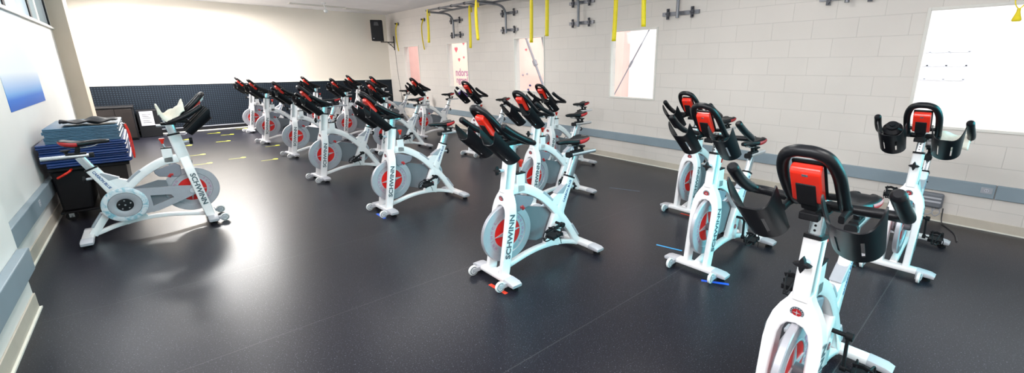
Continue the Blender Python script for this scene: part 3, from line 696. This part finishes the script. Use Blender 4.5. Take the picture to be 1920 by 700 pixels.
# x, y, heading, (left crank angle, right crank angle in degrees), label
BIKES = [
 (1.705, .46, 0, 80, 'white indoor bike largest in the picture, cut off by the bottom edge at right'),
 (1.735, 2.53, 0, 8, 'white indoor bike at picture centre whose near front wheel stands on red tape'),
 (1.735, 4.70, 2, 20, 'white indoor bike with blue tape under its front foot, left of picture centre'),
 (1.62, 6.76, 6, 30, 'white indoor bike of the front row two behind the one on red tape'),
 (1.73, 8.96, 6, 200, 'white indoor bike of the front row three behind the one on red tape'),
 (1.65, 10.97, 6, 10, 'white indoor bike second from the far end of the front row'),
 (1.70, 13.05, 5, 150, 'farthest white indoor bike of the front row, next to the studded wall'),
 (2.99, 1.54, 0, 85, 'white indoor bike whose front foot stands between light blue and dark blue floor tape'),
 (3.02, 3.72, 2, 25, 'white indoor bike directly behind the one on red tape at picture centre'),
 (3.03, 8.10, 4, 25, 'white indoor bike in the second row right behind the bike on blue tape'),
 (3.05, 10.30, 5, 200, 'white indoor bike second from the far end of the middle row'),
 (3.03, 12.60, 5, 60, 'farthest white indoor bike of the middle row, against the dark studded wall'),
 (4.15, .46, 0, 90, 'white indoor bike at far right below the big window with bottle and towel'),
 (4.16, 2.36, 0, 85, 'white indoor bike half hidden behind the one between the blue floor tapes'),
 (4.30, 4.84, 3, 30, 'white indoor bike nearest the right wall between third and fourth small windows'),
 (4.19, 6.72, 9, 30, 'white indoor bike with a purple bottle near the second small window'),
 (4.42, 9.30, 4, 25, 'white indoor bike under the leftmost small window, its whole side seen'),
 (4.35, 11.5, 4, 60, 'white indoor bike of the wall row, second from the far right corner'),
 (4.35, 13.3, 4, 60, 'farthest white indoor bike of the wall row, close to the far right corner'),
]
def pose(b, ang):
    for c in b.children:
        if 'side' in c.keys():
            s = c['side']; t = math.radians(ang if s < 0 else ang+180)
            c.rotation_euler = (0, -t, 0)
            for p_ in c.children: p_.rotation_euler = (0, t*.0+t-.15, 0)
SEAT = {0: -.015, 1: .05, 2: -.02, 3: .01, 4: .03, 7: .01, 8: .075, 9: .02, 12: -.01, 13: .03, 14: .06, 15: .03}
for i, (x, y, rz, ang, lab) in enumerate(BIKES):
    b = proto if i == 0 else copy_tree(proto)
    b.location = (x, y, 0); b.rotation_euler = (0, 0, math.radians(rz)); b['label'] = lab; pose(b, ang)
    off = SEAT.get(i, 0)
    for c in b.children:
        if c.name.startswith(('seat_post', 'seat_slider', 'saddle')): c.location = (.392*off, 0, .920*off)
b = copy_tree(proto); b.location = (.27, 5.80, 0); b.rotation_euler = (0, 0, PI+.0); pose(b, 150)
b['label'] = 'white indoor bike at left facing the others, towel over its handlebar'; lead = b
for c in list(b.children):
    if c.name.startswith('crank') and c['side'] > 0:
        for g in list(c.children): bpy.data.objects.remove(g)
        bpy.data.objects.remove(c)
for o in list(bpy.data.objects):
    for k in ('side', 'pedal'):
        if k in o.keys(): del o[k]

# ------------------------------------------------------------------ towel, bottles
def cloth(name, nx, ny, fn, m, label, cat, th=.008):
    bm = NB(); g = [[bm.verts.new(fn(i/nx, j/ny)) for j in range(ny+1)] for i in range(nx+1)]
    for i in range(nx):
        for j in range(ny): bm.faces.new((g[i][j], g[i+1][j], g[i+1][j+1], g[i][j+1]))
    o = obj(name, bm, m); s = o.modifiers.new('solid', 'SOLIDIFY'); s.thickness = th; s.offset = 1
    return tag(o, label, cat)
# lead bike faces +x: world x = .27 - local x, y = 5.80 - local y
def towel_fn(u, v):
    # hangs across the bar's rear, pulled up towards the loop
    x = .02+.20*u; y = 5.80-.27+.32*v
    z = 1.125+.10*math.exp(-((u-.02)/.13)**2)+.12*u*u+.02*math.sin(9*u+5*v)+.012*math.sin(17*v+3*u)
    if v < .15: z -= (.15-v)*.5
    return (x, y, z+.02)
cloth('towel', 22, 22, towel_fn, 'towel', 'off-white towel bunched over the handlebar of the left bike', 'towel', .01)
def bottle(x, y, z, axis, r, h, m, mcap, label, grp=None):
    q = Vector(axis).normalized().to_track_quat('Z', 'Y')
    t = thing('water_bottle', label, 'bottle', (x, y, z)); t.rotation_mode = 'QUATERNION'; t.rotation_quaternion = q
    bm = NB(); lathe(bm, [(0, 0), (r*.92, 0), (r, .01), (r, h*.35), (r*.93, h*.42), (r, h*.5), (r, h*.75), (r*.6, h*.86), (0, h*.86)], 24, 'z'); obj('bottle_body', bm, m, t)
    bm = NB(); lathe(bm, [(0, h*.85), (r*.62, h*.85), (r*.62, h*.94), (r*.3, h*.95), (r*.25, h), (0, h)], 20, 'z'); obj('cap', bm, mcap, t)
bottle(.27+.02, 5.80-.0, 1.205, (.55, .05, .6), .028, .17, 'plast', 'plast', 'small white bottle lying in the handlebar loop of the left bike')
# in the holders: axis of the half pipe
bottle(4.15+.045, .46+.158, 1.045, (-.175, 0, .16), .062, .21, 'black', 'black', 'black bottle in the holder of the bike below the big window')
bottle(4.19+.02, 6.72+.165, 1.045, (-.175, -.02, .16), .045, .22, 'purple', 'plast', 'purple bottle in the holder of a bike near the second small window')
def towel2(u, v):
    y = .46-.10-.17*u; x = 4.15+.21-.10*v
    z = 1.115+.012*math.sin(7*u+2*v)-.30*max(0, v-.5)**1.5-.28*max(0, .35-v)**1.4
    return (x-.12*0, y, z)
cloth('towel', 16, 16, towel2, 'towel', 'pale towel over the bar of the bike below the big window', 'towel', .008)

# ------------------------------------------------------------------ mats on the cart, left
MX0, MX1, MY0, MY1 = -.93, -.30, 6.62, 7.72
z = .600
def exmat(x0, x1, y0, y1, z, h, m, label, group, rz):
    bm = NB(); nx, ny = 10, 12; g = {}
    cx_, cy_ = (x0+x1)/2, (y0+y1)/2
    # folded mat: two layers joined at the fold, drawn as a sweep round the fold
    w2 = (x1-x0)/2; l2 = (y1-y0)/2; hh = h/2-.001
    for k, zz in enumerate((0, h/2)):
        beam(bm, [(-w2, 0, zz+hh/2), (-w2+.01, 0, zz+hh/2), (0, 0, zz+hh/2+.002), (w2-.01, 0, zz+hh/2), (w2, 0, zz+hh/2)], 2*l2, hh, rnd=.45)
    tube(bm, [(w2-.004, -l2+.01, h/2), (w2-.004, l2-.01, h/2)], h*.46, 10)
    o = obj('exercise_mat', bm, m, loc=(cx_, cy_, z)); o.rotation_euler = (0, 0, rz); tag(o, label, 'exercise mat', group); return o
names = ['lowest royal blue folded mat of the stack, resting on the cart', 'second royal blue folded mat from the bottom of the stack', 'middle royal blue folded mat of the five in the stack',
 'fourth royal blue folded mat counted from the cart', 'top royal blue folded mat, just under the slate blue ones']
offs = [(.03, -.0, .01), (.0, .03, -.012), (-.0, .0, .006), (.01, .02, -.01), (-.01, .0, .01)]
for i in range(5):
    h = .048; a, b_, r = offs[i]
    exmat(MX0+a, MX1+a*.4, MY0+b_, MY1+b_, z, h, 'matblue', names[i], 'royal blue folded mats', r); z += h+.0012
names = ['lowest slate blue thin mat, resting on the royal blue ones', 'second slate blue thin mat from the bottom', 'third slate blue thin mat, in the middle of the thin ones', 'fourth slate blue thin mat, just under the top one', 'top slate blue thin mat of the whole stack']
for i in range(5):
    h = .030; a = random.uniform(-.008, .008)
    exmat(MX0+.07+a, MX1-.02+a, MY0+.02, MY1-.05, z, h, 'matpale', names[i], 'slate blue thin mats', a); z += h+.0012
ztop = z
def jk(u, v):
    x = -.74+.42*u; y = 6.70+.34*v
    return (x, y, ztop+.014+.018*math.sin(6*u+1)*math.sin(5*v)+.010*math.sin(15*u+6*v)+.036)
cloth('folded_jacket', 24, 16, jk, 'blackm', 'black garment lying flat on top of the mat stack', 'jacket', .014)
# cart
t = thing('utility_cart', 'black wheeled cart carrying the stack of blue mats', 'cart', (-.60, 7.16, 0))
bm = NB(); bx(bm, -.31, .30, -.50, .50, .555, .594); obj('deck', bm, 'blackm', t, bevel=.01)
bm = NB()
prism(bm, [(-.29, .115), (-.06, .115), (-.02, .553), (-.30, .553)], -.44, .42); obj('bin', bm, 'blackm', t, bevel=.02)
bm = NB(); prism(bm, [(0.0, .14), (.25, .14), (.27, .553), (.0, .553)], -.42, .42); obj('wooden_box', bm, 'wood', t, bevel=.006)
bm = NB(); bx(bm, -.31, .30, -.46, .46, .090, .112); obj('bottom_shelf', bm, 'blackm', t, bevel=.006)
bm = NB(); tube(bm, catmull([(-.24, -.50, .50), (-.24, -.545, .50), (-.16, -.55, .55), (-.14, -.50, .57)], 4), .011, 8); obj('red_handle', bm, 'red', t)
for x, y in ((-.24, -.40), (.24, -.40), (-.24, .40), (.24, .40)):
    bm = NB(); ringlathe(bm, [(.012, -.014), (.042, -.014), (.048, -.008), (.048, .008), (.042, .014), (.012, .014)], 24, (x, y, .048))
    cs = obj('castor', bm, 'blackm', t)
    bm = NB(); bx(bm, x-.02, x+.02, y-.020, y-.016, .04, .09); bx(bm, x-.02, x+.02, y+.016, y+.020, .04, .09); tube(bm, [(x, y-.02, .048), (x, y+.02, .048)], .006, 8); obj('castor_fork', bm, 'steel', cs, smooth=False)
# resistance bands hanging at the stack's right end
t = thing('resistance_bands', 'red rubber bands hung at the right end of the mat stack', 'resistance bands', (-.262, 6.66, .60))
for k in range(3):
    bm = NB(); tube(bm, catmull([(0, .03*k, .40), (.012, .03*k, .30), (.010, .03*k+.01, .12), (.016, .03*k+.015, .02), (.024, .03*k+.02, .12), (.022, .03*k+.012, .3), (.006, .03*k+.006, .40)], 5), .005, 7); obj('band', bm, 'red', t)
bm = NB(); tube(bm, [(-.03, -.01, .405), (-.03, .10, .405)], .006, 8); tube(bm, [(-.03, .03, .405), (.004, .03, .405)], .006, 8); obj('hook', bm, 'steel', t)

# ------------------------------------------------------------------ AV cabinet by the far wall
t = thing('equipment_cabinet', 'black equipment cabinet against the studded wall at left', 'cabinet', (-.60, 13.75, 0))
bm = NB(); bx(bm, -.33, .26, -.34, .38, .03, .72); obj('body', bm, 'blackm', t, bevel=.008)
bm = NB(); bx(bm, -.345, .275, -.355, .39, .72, .745); obj('cabinet_top', bm, 'blackm', t, bevel=.005)
bm = NB(); bx(bm, -.31, -.04, -.352, -.341, .06, .70); d = obj('door', bm, 'wood', t, bevel=.003)
bm = NB(); tube(bm, [(-.07, -.362, .36), (-.07, -.362, .44)], .006, 8); obj('handle', bm, 'steel', d)
bm = NB(); bx(bm, -.03, .24, -.352, -.341, .06, .70); d = obj('door', bm, 'wood', t, bevel=.003)
bm = NB(); tube(bm, [(0, -.362, .36), (0, -.362, .44)], .006, 8); obj('handle', bm, 'steel', d)
bm = NB(); bx(bm, -.32, .25, -.32, .36, 0, .03); obj('plinth', bm, 'blackm', t)
t = thing('subwoofer', 'low black box with a pale paper sheet on its front, beside the cabinet', 'speaker', (-.13, 13.98, 0))
bm = NB(); bx(bm, -.18, .20, -.2, .2, .0, .62); obj('body', bm, 'blackm', t, bevel=.01)
bm = NB(); bx(bm, -.13, .10, -.206, -.2015, .27, .60); obj('paper_sheet', bm, 'paper', t, smooth=False)
bm = NB()
for k, zz in enumerate((.52, .48, .44, .38, .34)): bx(bm, -.09, .06-.03*(k % 2), -.2068, -.2062, zz, zz+.010)
obj('print', bm, 'cable', t, smooth=False)
def cable(pts, r, m, label, seg=6):
    bm = NB(); tube(bm, catmull(pts, 6), r, seg); return tag(obj('cable', bm, m), label, 'cable')
cable([(.10, 13.9, .01), (.22, 13.6, .008), (.30, 13.85, .008), (.45, 13.7, .008), (.50, 14.0, .008), (.35, 14.1, .01), (.2, 14.12, .01)], .007, 'pad', 'tangled cable on floor beside the pale paper sheet')

# ------------------------------------------------------------------ poster on left wall
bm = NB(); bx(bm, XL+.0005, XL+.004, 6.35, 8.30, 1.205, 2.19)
o = obj('poster', bm, 'poster', bevel=.001, smooth=False); tag(o, 'large blue poster, white glare painted in, on the left wall under the high windows', 'poster')

# ------------------------------------------------------------------ loudspeaker in the far right corner
t = thing('wall_bracket', 'black steel arm on the right wall holding the loudspeaker', 'bracket', (XR-.004, 13.75, 2.33))
bm = NB(); bx(bm, -.006, .003, -.03, .03, -.24, .18); obj('wall_plate', bm, 'blackm', t, smooth=False)
bm = NB(); tube(bm, [(-.006, 0, -.005), (-.42, 0, -.005)], .014, 8); tube(bm, [(-.006, 0, -.18), (-.20, 0, -.01)], .011, 8); tube(bm, catmull([(-.05, 0, -.03), (-.14, 0, -.09), (-.22, 0, -.03)], 4), .004, 5); obj('arm', bm, 'blackm', t)
t = thing('loudspeaker', 'black loudspeaker mounted high in the far right corner', 'loudspeaker', (5.42, 13.72, 2.345), math.radians(-32))
bm = NB(); prism(bm, [(-.17, -.15), (.17, -.15), (.13, .16), (-.13, .16)], 0, .60, lambda a, z_, b_: (a, b_, z_)); sp = obj('cabinet', bm, 'blackm', t, bevel=.012)
bm = NB(); bx(bm, -.155, .155, -.163, -.151, .02, .58); obj('grille', bm, 'blackm', t, bevel=.004)
bm = NB(); prism(bm, [(-.07, .44), (.07, .44), (.05, .54), (-.05, .54)], -.168, -.1635); obj('horn', bm, 'cable', t, smooth=False)
bm = NB(); lathe(bm, [(0, -.167), (.014, -.167), (.014, -.1635), (0, -.1635)], 16, 'y', (-.10, 0, .07)); obj('round_badge', bm, 'cap', t)
cable([(XR-.006, 13.72, 2.09), (XR-.006, 13.70, 1.7), (XR-.006, 13.66, 1.3), (XR-.006, 13.58, .9), (XR-.006, 13.5, .48)], .005, 'cable', 'thin cable running down the corner below the loudspeaker')

# ------------------------------------------------------------------ wall ladder rack
YS = [9.93, 7.76, 5.62, 3.62, 1.50]
XA, XB, ZR = 5.16, 5.52, 2.88
t = thing('overhead_ladder_rack', 'grey steel ladder rack on the right wall carrying yellow straps', 'rack', (XR, 6, ZR))
def W(x, y, z_): return (x-XR, y-6, z_-ZR)
for x in (XA, XB):
    bm = NB(); tube(bm, [W(x, 10.02, ZR), W(x, 1.2, ZR)], .022, 12); obj('rail', bm, 'rack', t)
yy = 9.93-.55
while yy > 1.4:
    bm = NB(); tube(bm, [W(XA, yy, ZR), W(XB, yy, ZR)], .016, 10); rg = obj('rung', bm, 'rack', t)
    bm = NB(); tube(bm, [W(XA, yy-.025, ZR), W(XA, yy+.025, ZR)], .029, 12); obj('rung_collar', bm, 'rackd', rg)
    yy -= .54
for yb in YS:
    bm = NB(); c = catmull([W(XA, yb, ZR-.035), W(XB-.03, yb, ZR-.035), W(XB+.12, yb, ZR-.04), W(XB+.23, yb, ZR-.085), W(XB+.29, yb, ZR-.19), W(XB+.295, yb, ZR-.36), W(XB+.295, yb, 2.285)], 6)
    tube(bm, c, .024, 12); br = obj('bracket', bm, 'rack', t)
    for zz in (2.70, 2.355):
        bm = NB(); p = W(XR, yb, zz)
        bx(bm, -.030, -.002, p[1]-.30, p[1]+.30, p[2]-.027, p[2]+.027)
        bx(bm, -.10, -.028, p[1]-.018, p[1]+.018, p[2]-.018, p[2]+.018); obj('wall_plate', bm, 'rack', br, smooth=False)
        for s in (-1, 1):
            bm = NB(); bx(bm, -.045, -.031, p[1]+s*.20-.022, p[1]+s*.20+.022, p[2]-.075, p[2]+.075)
            for q in (-1, 1): lathe(bm, [(0, -.060), (.014, -.060), (.014, -.045), (0, -.045)], 8, 'x', (0, p[1]+s*.20, p[2]+q*.05))
            bx(bm, -.058, -.045, p[1]+s*.20-.030, p[1]+s*.20+.030, p[2]-.012, p[2]+.012)
            obj('clamp', bm, 'rackd', br, smooth=False)
# straps over the outer rail: (y, z bottom, twist)
def strap(x, y, ztop, zbot, label, sway=0, wdt=.040, back=.12):
    bm = NB(); n = 18; g = []
    path = [Vector((x+.030, y, ztop-back)), Vector((x+.027, y, ztop-.03)), Vector((x+.020, y, ztop+.016)), Vector((x, y, ztop+.0275)), Vector((x-.020, y, ztop+.016)), Vector((x-.027, y, ztop-.03))]
    for k in range(1, n+1):
        u = k/n; path.append(Vector((x-.027+.02*math.sin(3*u)*sway, y+sway*.05*u, ztop-.03-(ztop-.03-zbot)*u)))
    for k, p in enumerate(path):
        an = 0.0 if k < 6 else -min(1, (k-5)/5)*.75+.35*sway*math.sin(4*(k-6)/n)
        dx, dy = math.sin(an)*wdt/2, math.cos(an)*wdt/2
        g.append((bm.verts.new(p+Vector((-dx, -dy, 0))), bm.verts.new(p+Vector((dx, dy, 0)))))
    for a, b_ in zip(g, g[1:]): bm.faces.new((a[0], a[1], b_[1], b_[0]))
    o = obj('hanging_strap', bm, 'yellow'); s = o.modifiers.new('solid', 'SOLIDIFY'); s.thickness = .003
    tag(o, label, 'strap', 'yellow hanging straps')
STR = [(XA, 9.92, 2.15, 'yellow strap at the left end of the ladder rack', .6), (XB, 8.66, 2.00, 'yellow strap on the inner rail between the first and second rack brackets', .5), (XA, 7.84, 2.12, 'yellow strap hanging just left of the second rack bracket', -.6),
       (XA, 6.10, 2.01, 'yellow strap hanging in front of the third small window', .3), (XA, 5.69, 2.10, 'yellow strap hanging right of the third small window', .2),
       (XA, 4.21, 1.96, 'yellow strap hanging over the left edge of the fourth small window', .4), (XA, 3.73, 2.13, 'yellow strap hanging over the top right of the fourth small window', -.4)]
for xs, y, zb, lab, sw in STR: strap(xs, y, ZR, zb, lab, sw, .062)
# two wall anchors with straps at the left
for (y, lab, lab2) in ((13.33, 'small dark wall anchor nearest the loudspeaker', 'yellow strap on the wall anchor nearest the loudspeaker'), (11.62, 'small dark wall anchor left of the ladder rack', 'yellow strap looped on the anchor left of the ladder rack')):
    t = thing('wall_anchor', lab, 'wall anchor', (XR-.001, y, 2.845), 0, 'wall anchors')
    bm = NB(); lathe(bm, [(0, 0), (.05, 0), (.05, -.012), (0, -.012)], 20, 'x'); obj('anchor_plate', bm, 'rack', t)
    bm = NB(); tube(bm, [(-.012, 0, 0), (-.10, 0, 0)], .017, 10); lathe(bm, [(0, -.105), (.026, -.105), (.026, -.097), (0, -.097)], 12, 'x'); obj('anchor_pin', bm, 'rackd', t)
    bm = NB(); g = []; x = XR-.055
    path = [Vector((x, y+.02, 2.80)), Vector((x, y+.018, 2.862)), Vector((x, y-.0, 2.867)), Vector((x-.00, y-.03, 2.84)), Vector((x-.01, y+.06, 2.72)), Vector((x-.01, y+.09, 2.5)), Vector((x-.005, y+.08, 2.3)), Vector((x, y+.03, 2.05))]
    path = [Vector((x, y+.10, 2.70)), Vector((x, y+.06, 2.80)), Vector((x, y+.0, 2.868)), Vector((x, y-.028, 2.84)), Vector((x-.002, y-.03, 2.7)), Vector((x-.006, y-.01, 2.45)), Vector((x-.01, y+.03, 2.07))] if False else path
    for p in catmull(path, 4): g.append((bm.verts.new(p+Vector((-.018, -.004, 0))), bm.verts.new(p+Vector((.018, .004, 0)))))
    for a, b_ in zip(g, g[1:]): bm.faces.new((a[0], a[1], b_[1], b_[0]))
    o = obj('hanging_strap', bm, 'yellow'); s = o.modifiers.new('solid', 'SOLIDIFY'); s.thickness = .004; tag(o, lab2, 'strap', 'yellow hanging straps')
# tasselled strap at the big window
t = thing('looped_strap', 'yellow looped strap with a tassel at the top right corner of the picture', 'strap', (5.50, .145, 2.055))
bm = NB(); beam(bm, catmull([(0, .045, .30), (0, .035, .12), (0, .028, .06), (0, .0, .02), (0, -.03, .06), (0, -.05, .14), (0, -.06, .30)], 5), .028, .008, side=Vector((1, 0, 0))); obj('loop', bm, 'yellow', t)
bm = NB(); lathe(bm, [(0, .022), (.012, .018), (.014, -.01), (.032, -.07), (.026, -.082), (0, -.082)], 12, 'z'); obj('tassel', bm, 'yellow', t)
bm = NB(); tube(bm, [(0, .045, .30), (0, .045, 1.02)], .006, 6); tube(bm, [(0, -.06, .30), (0, -.06, 1.02)], .006, 6); obj('suspension_cord', bm, 'yellow', t)

# ------------------------------------------------------------------ outlets on the rails, plug strip
def outlet(x, y, z_, s, label):
    t = thing('power_outlet', label, 'outlet', (x, y, z_))
    bm = NB(); bx(bm, *sorted((0, s*.004)), -.042, .042, -.030, .030); obj('cover_plate', bm, 'pad', t, bevel=.001)
    bm = NB(); lathe(bm, [(0, min(0, s*.006)), (.018, min(0, s*.006)), (.018, max(0, s*.006)), (0, max(0, s*.006))], 16, 'x'); obj('socket', bm, 'cap', t)
    bm = NB(); bx(bm, *sorted((s*.006, s*.0068)), -.008, -.005, -.006, .006); bx(bm, *sorted((s*.006, s*.0068)), .005, .008, -.006, .006); obj('slots', bm, 'blackm', t, smooth=False)
outlet(XR-.028, .06, .41, -1, 'round power outlet in the blue-grey rail at far right')
outlet(XR-.028, 5.83, .41, -1, 'power outlet in the blue-grey rail below the third small window')
outlet(XR-.028, 8.95, .41, -1, 'power outlet in the blue-grey rail near the second small window')
outlet(XL+.05, 6.0, .39, 1, 'power outlet in the left rail beside the cart')
t = thing('junction_box', 'grey box with hanging cables on the right wall beside the far right bike', 'junction box', (XR-.011, .44, .20))
bm = NB(); bx(bm, -.06, 0, -.09, .09, -.05, .11); obj('box', bm, 'guard', t, bevel=.02)
bm = NB(); bx(bm, -.066, -.058, -.075, .075, .01, .028); bx(bm, -.066, -.058, -.075, .075, .050, .066); obj('metal_band', bm, 'cap', t)
for k, (a, b_) in enumerate(((-.07, -.02), (-.01, .05), (.06, .11))):
    bm = NB(); tube(bm, catmull([(-.03, a, -.05), (-.035, a-.01, -.10), (-.04, (a+b_)/2, -.135), (-.035, b_, -.10), (-.03, b_-.02, -.05)], 5), .005, 6); obj('cable_loop', bm, 'pad', t)
cable([(XR-.045, .34, .16), (XR-.06, .33, .03), (XR-.12, .30, .007), (XR-.35, .20, .007), (XR-.6, .16, .007)], .006, 'cable', 'dark power cable trailing on the floor from the junction box')

# ------------------------------------------------------------------ floor tapes
def tape(name, x, y, L, W_, rz, m, label, cat='floor tape', group=None):
    bm = NB(); n = 6
    for k in range(1): bx(bm, -L/2, L/2, -W_/2, W_/2, .0002, .0012)
    o = obj(name, bm, m, smooth=False, loc=(x, y, 0)); o.rotation_euler = (0, 0, rz); tag(o, label, cat, group)
tape('floor_tape', 1.655, 2.40, .20, .030, PI/2+.05, 'rtape', 'red floor tape under the front wheel of the bike at picture centre')
tape('floor_tape', 1.645, 4.60, .22, .030, PI/2, 'btape', 'blue floor tape under the front foot of the bike left of centre')
tape('floor_tape', 3.235, 1.94, .24, .022, math.atan2(-.205, .046), 'ltape', 'light blue floor tape strip lying in the aisle left of a bike')
tape('floor_tape', 2.93, 1.34, .20, .030, PI/2+.5, 'btape', 'dark blue floor tape under the near front foot of the same-side bike')
tape('floor_tape', 4.15, 2.28, .18, .028, PI/2, 'rtape', 'red floor tape under the half hidden bike by the right wall')
tape('floor_tape', 4.22, .235, .05, .03, PI/2, 'rtape', 'small red floor tape at the foot of the far right bike')
tape('floor_tape', 4.45, 3.40, .42, .02, -1.2, 'ftape', 'faint blue floor tape strip near the right wall')
YM = [(1.09, 13.50, 'yellow floor marker nearest the far wall, left of the last front row bike'), (1.30, 12.95, 'yellow floor marker right and near of the one nearest the far wall'), (.45, 12.72, 'yellow floor marker at left, farther of the two beside the left bike'), (.43, 11.74, 'yellow floor marker at left, nearer of the two beside the left bike'),
      (1.10, 11.85, 'yellow floor marker in the middle of the pale floor patch'), (.54, 10.33, 'yellow floor marker beside the left bike, third from the far wall on its line'), (1.05, 9.46, 'yellow floor marker alone, short and faded'), (1.72, 13.95, 'yellow floor marker under the last front row bike'),
      (1.78, 10.45, 'yellow floor marker behind the front wheel of a front row bike'), (1.45, 8.9, 'yellow floor marker under the wheels of a front row bike'), (.55, 9.3, 'yellow floor marker nearest on the left line')]
for x, y, lab in YM:
    bm = NB(); pts = [(.042*math.cos(2*PI*k/12), .055*math.sin(2*PI*k/12)) for k in range(12)]
    prism(bm, pts, .0002, .0012, lambda a, t_, v: (a, v, t_)); bx(bm, -.22, -.03, -.030, -.012, .0002, .0012)
    o = obj('floor_marker', bm, 'ytape', smooth=False, loc=(x, y, 0)); tag(o, lab, 'floor marker', 'yellow floor markers')

# ------------------------------------------------------------------ the climbing gym beyond the right wall
GX = 9.6
bm = NB(); bx(bm, XR+WT, GX, YB-1, 27, -.12, 0); o = struct('floor_gym', bm, 'gymwall')
bm = NB(); bx(bm, GX, GX+.1, YB-1, 27, 0, 5.2); struct('wall_gym', bm, 'gymwall')
bm = NB(); bx(bm, XR+WT, GX, YB-1, 27, 5.2, 5.3); struct('ceiling_gym', bm, 'gymwall')
bm = NB(); bx(bm, XR+WT, GX, 27, 27.1, 0, 5.2); bx(bm, XR+WT, GX, YB-1.1, YB-1, 0, 5.2); bx(bm, XR, XR+WT, YF+.12, 27, 0, 5.2); bx(bm, XR+WT-.12, XR+WT, YB-1, YF+.12, ZC+.12, 5.2); struct('wall_gym_ends', bm, 'gymwall')
bm = NB(); prism(bm, [(9.26, 0), (GX, 0), (GX, 5), (9.45, 5)], 7.35, 24, lambda a, y, b_: (a, y, b_)); struct('wall_climbing', bm, 'pinkwall')
for k, (y, z_, m_) in enumerate([(11.39, 2.12, 'signred'), (11.17, 2.11, 'brace'), (11.55, 1.30, 'brace'), (11.17, .97, 'matblue'), (11.33, 1.34, 'brace'), (11.26, .83, 'matblue'), (16.5, 2.3, 'signred'), (17.4, 2.6, 'signred'), (18.2, 2.0, 'signred')]):
    bm = NB(); bmesh.ops.create_icosphere(bm, subdivisions=2, radius=.045)
    for v in bm.verts: v.co = Vector((v.co.x*.7, v.co.y*1.2, v.co.z*.8))*(1+.3*noise.noise(v.co*14+Vector((k, 0, 0))))
    o = obj('climbing_hold', bm, m_, loc=(9.27+z_*.03, y, z_)); tag(o, ['red', 'grey', 'blue'][{'signred': 0, 'brace': 1, 'matblue': 2}[m_]]+' climbing hold on the pink wall, '+['second row', 'above the middle', 'mid height', 'lowest blue at right', 'low grey', 'low blue', 'upper left', 'highest', 'far left'][k], 'climbing hold', 'climbing holds beyond the windows')
# sign seen through the second small window
t = thing('banner', 'peach banner with mauve words and red hearts seen through a small window', 'banner', (9.22, 15.90, .775))
bm = NB(); bx(bm, 0, .02, -1.9, .10, -.2, 2.4); obj('banner_sheet', bm, 'peach', t, smooth=False)
def txt_on(parent, s, y, z_, size, m_):
    bm = NB(); mt = Matrix((Vector((0, -1, 0)), Vector((0, 0, 1)), Vector((-1, 0, 0)))).transposed().to_4x4(); mt.translation = Vector((-.002, y, z_)); text_into(bm, s, size, mt); obj('banner_words', bm, m_, parent, smooth=False)
txt_on(t, 'ndors', -.60, .56, .40, 'signink'); txt_on(t, 'ngoval', -.60, .27, .34, 'signink')
def heart(bm, y, z_, s):
    pts = []
    for k in range(24):
        a = 2*PI*k/24; pts.append((y+s*16*math.sin(a)**3/17, z_+s*(13*math.cos(a)-5*math.cos(2*a)-2*math.cos(3*a)-math.cos(4*a))/17))
    prism(bm, pts, -.004, -.001, lambda a, t_, v: (t_, a, v))
for (y, z_, s) in ((-.20, 1.07, .10), (-.62, 1.22, .06), (-.60, .84, .05), (-.34, .78, .07), (-.40, 1.45, .05)):
    bm = NB(); heart(bm, y*1.36, z_*1.36, s*1.3); obj('heart', bm, 'signred', t, smooth=False)
# braces outside the third and fourth windows
def brace(a, b_, r, label):
    bm = NB(); a = Vector(a); b_ = Vector(b_); d = (b_-a).normalized()
    tube(bm, [a, b_], r, 8); m_ = (a+b_)/2; tube(bm, [m_-d*.06, m_+d*.06], r*1.9, 8)
    o = obj('diagonal_brace', bm, 'brace'); tag(o, label, 'brace', None)
brace((6.35, 4.43, 2.26), (6.35, 5.22, 1.02), .011, 'thin dark tie rod crossing behind the fourth small window')
brace((6.6, 8.12, 2.36), (6.6, 7.36, .98), .028, 'grey diagonal brace behind the third small window')
bm = NB(); prism(bm, [(7.69, 1.65), (7.20, 1.65), (7.20, 2.9), (8.05, 2.9)], 6.9, 6.98, lambda a, y, b_: (y, a, b_)); tag(obj('blue_panel', bm, 'rail', smooth=False), 'slate blue slanted panel behind the third small window', 'panel')
# gridded window on the gym's far wall, seen faintly in the big window
t = thing('gridded_window', 'faint gridded window on the far wall beyond the big window', 'window', (GX-.02, 1.28, 1.60))
bm = NB()
for k in range(6): bx(bm, 0, .018, -.6+.24*k-.012, -.6+.24*k+.012, -.22, .22)
for k in range(3): bx(bm, 0, .018, -.61, .61, -.22+.22*k-.010, -.22+.22*k+.010)
obj('grid', bm, 'gridc', t, smooth=False)
bm = NB(); bx(bm, .012, .0195, -.6, .6, -.22, .22); obj('pane', bm, 'gymwall', t, smooth=False)
def gym_lamp(y, p):
    t = thing('gym_light', 'bright high light in the room beyond the windows', 'ceiling light', (7.3, y, 5.19), 0, 'gym lights out of view')
    bm = NB(); bx(bm, -.7, .7, -1.3, 1.3, -.02, .0); obj('housing', bm, 'housing', t, smooth=False); area('gym_tube', (0, 0, -.04), (0, 0, -1), 1.3, 2.5, p, (1, .97, .97), 180, t)
for y in (-1.5, 2.5, 6.5, 10.5, 14.5, 18.5): gym_lamp(y, 98)
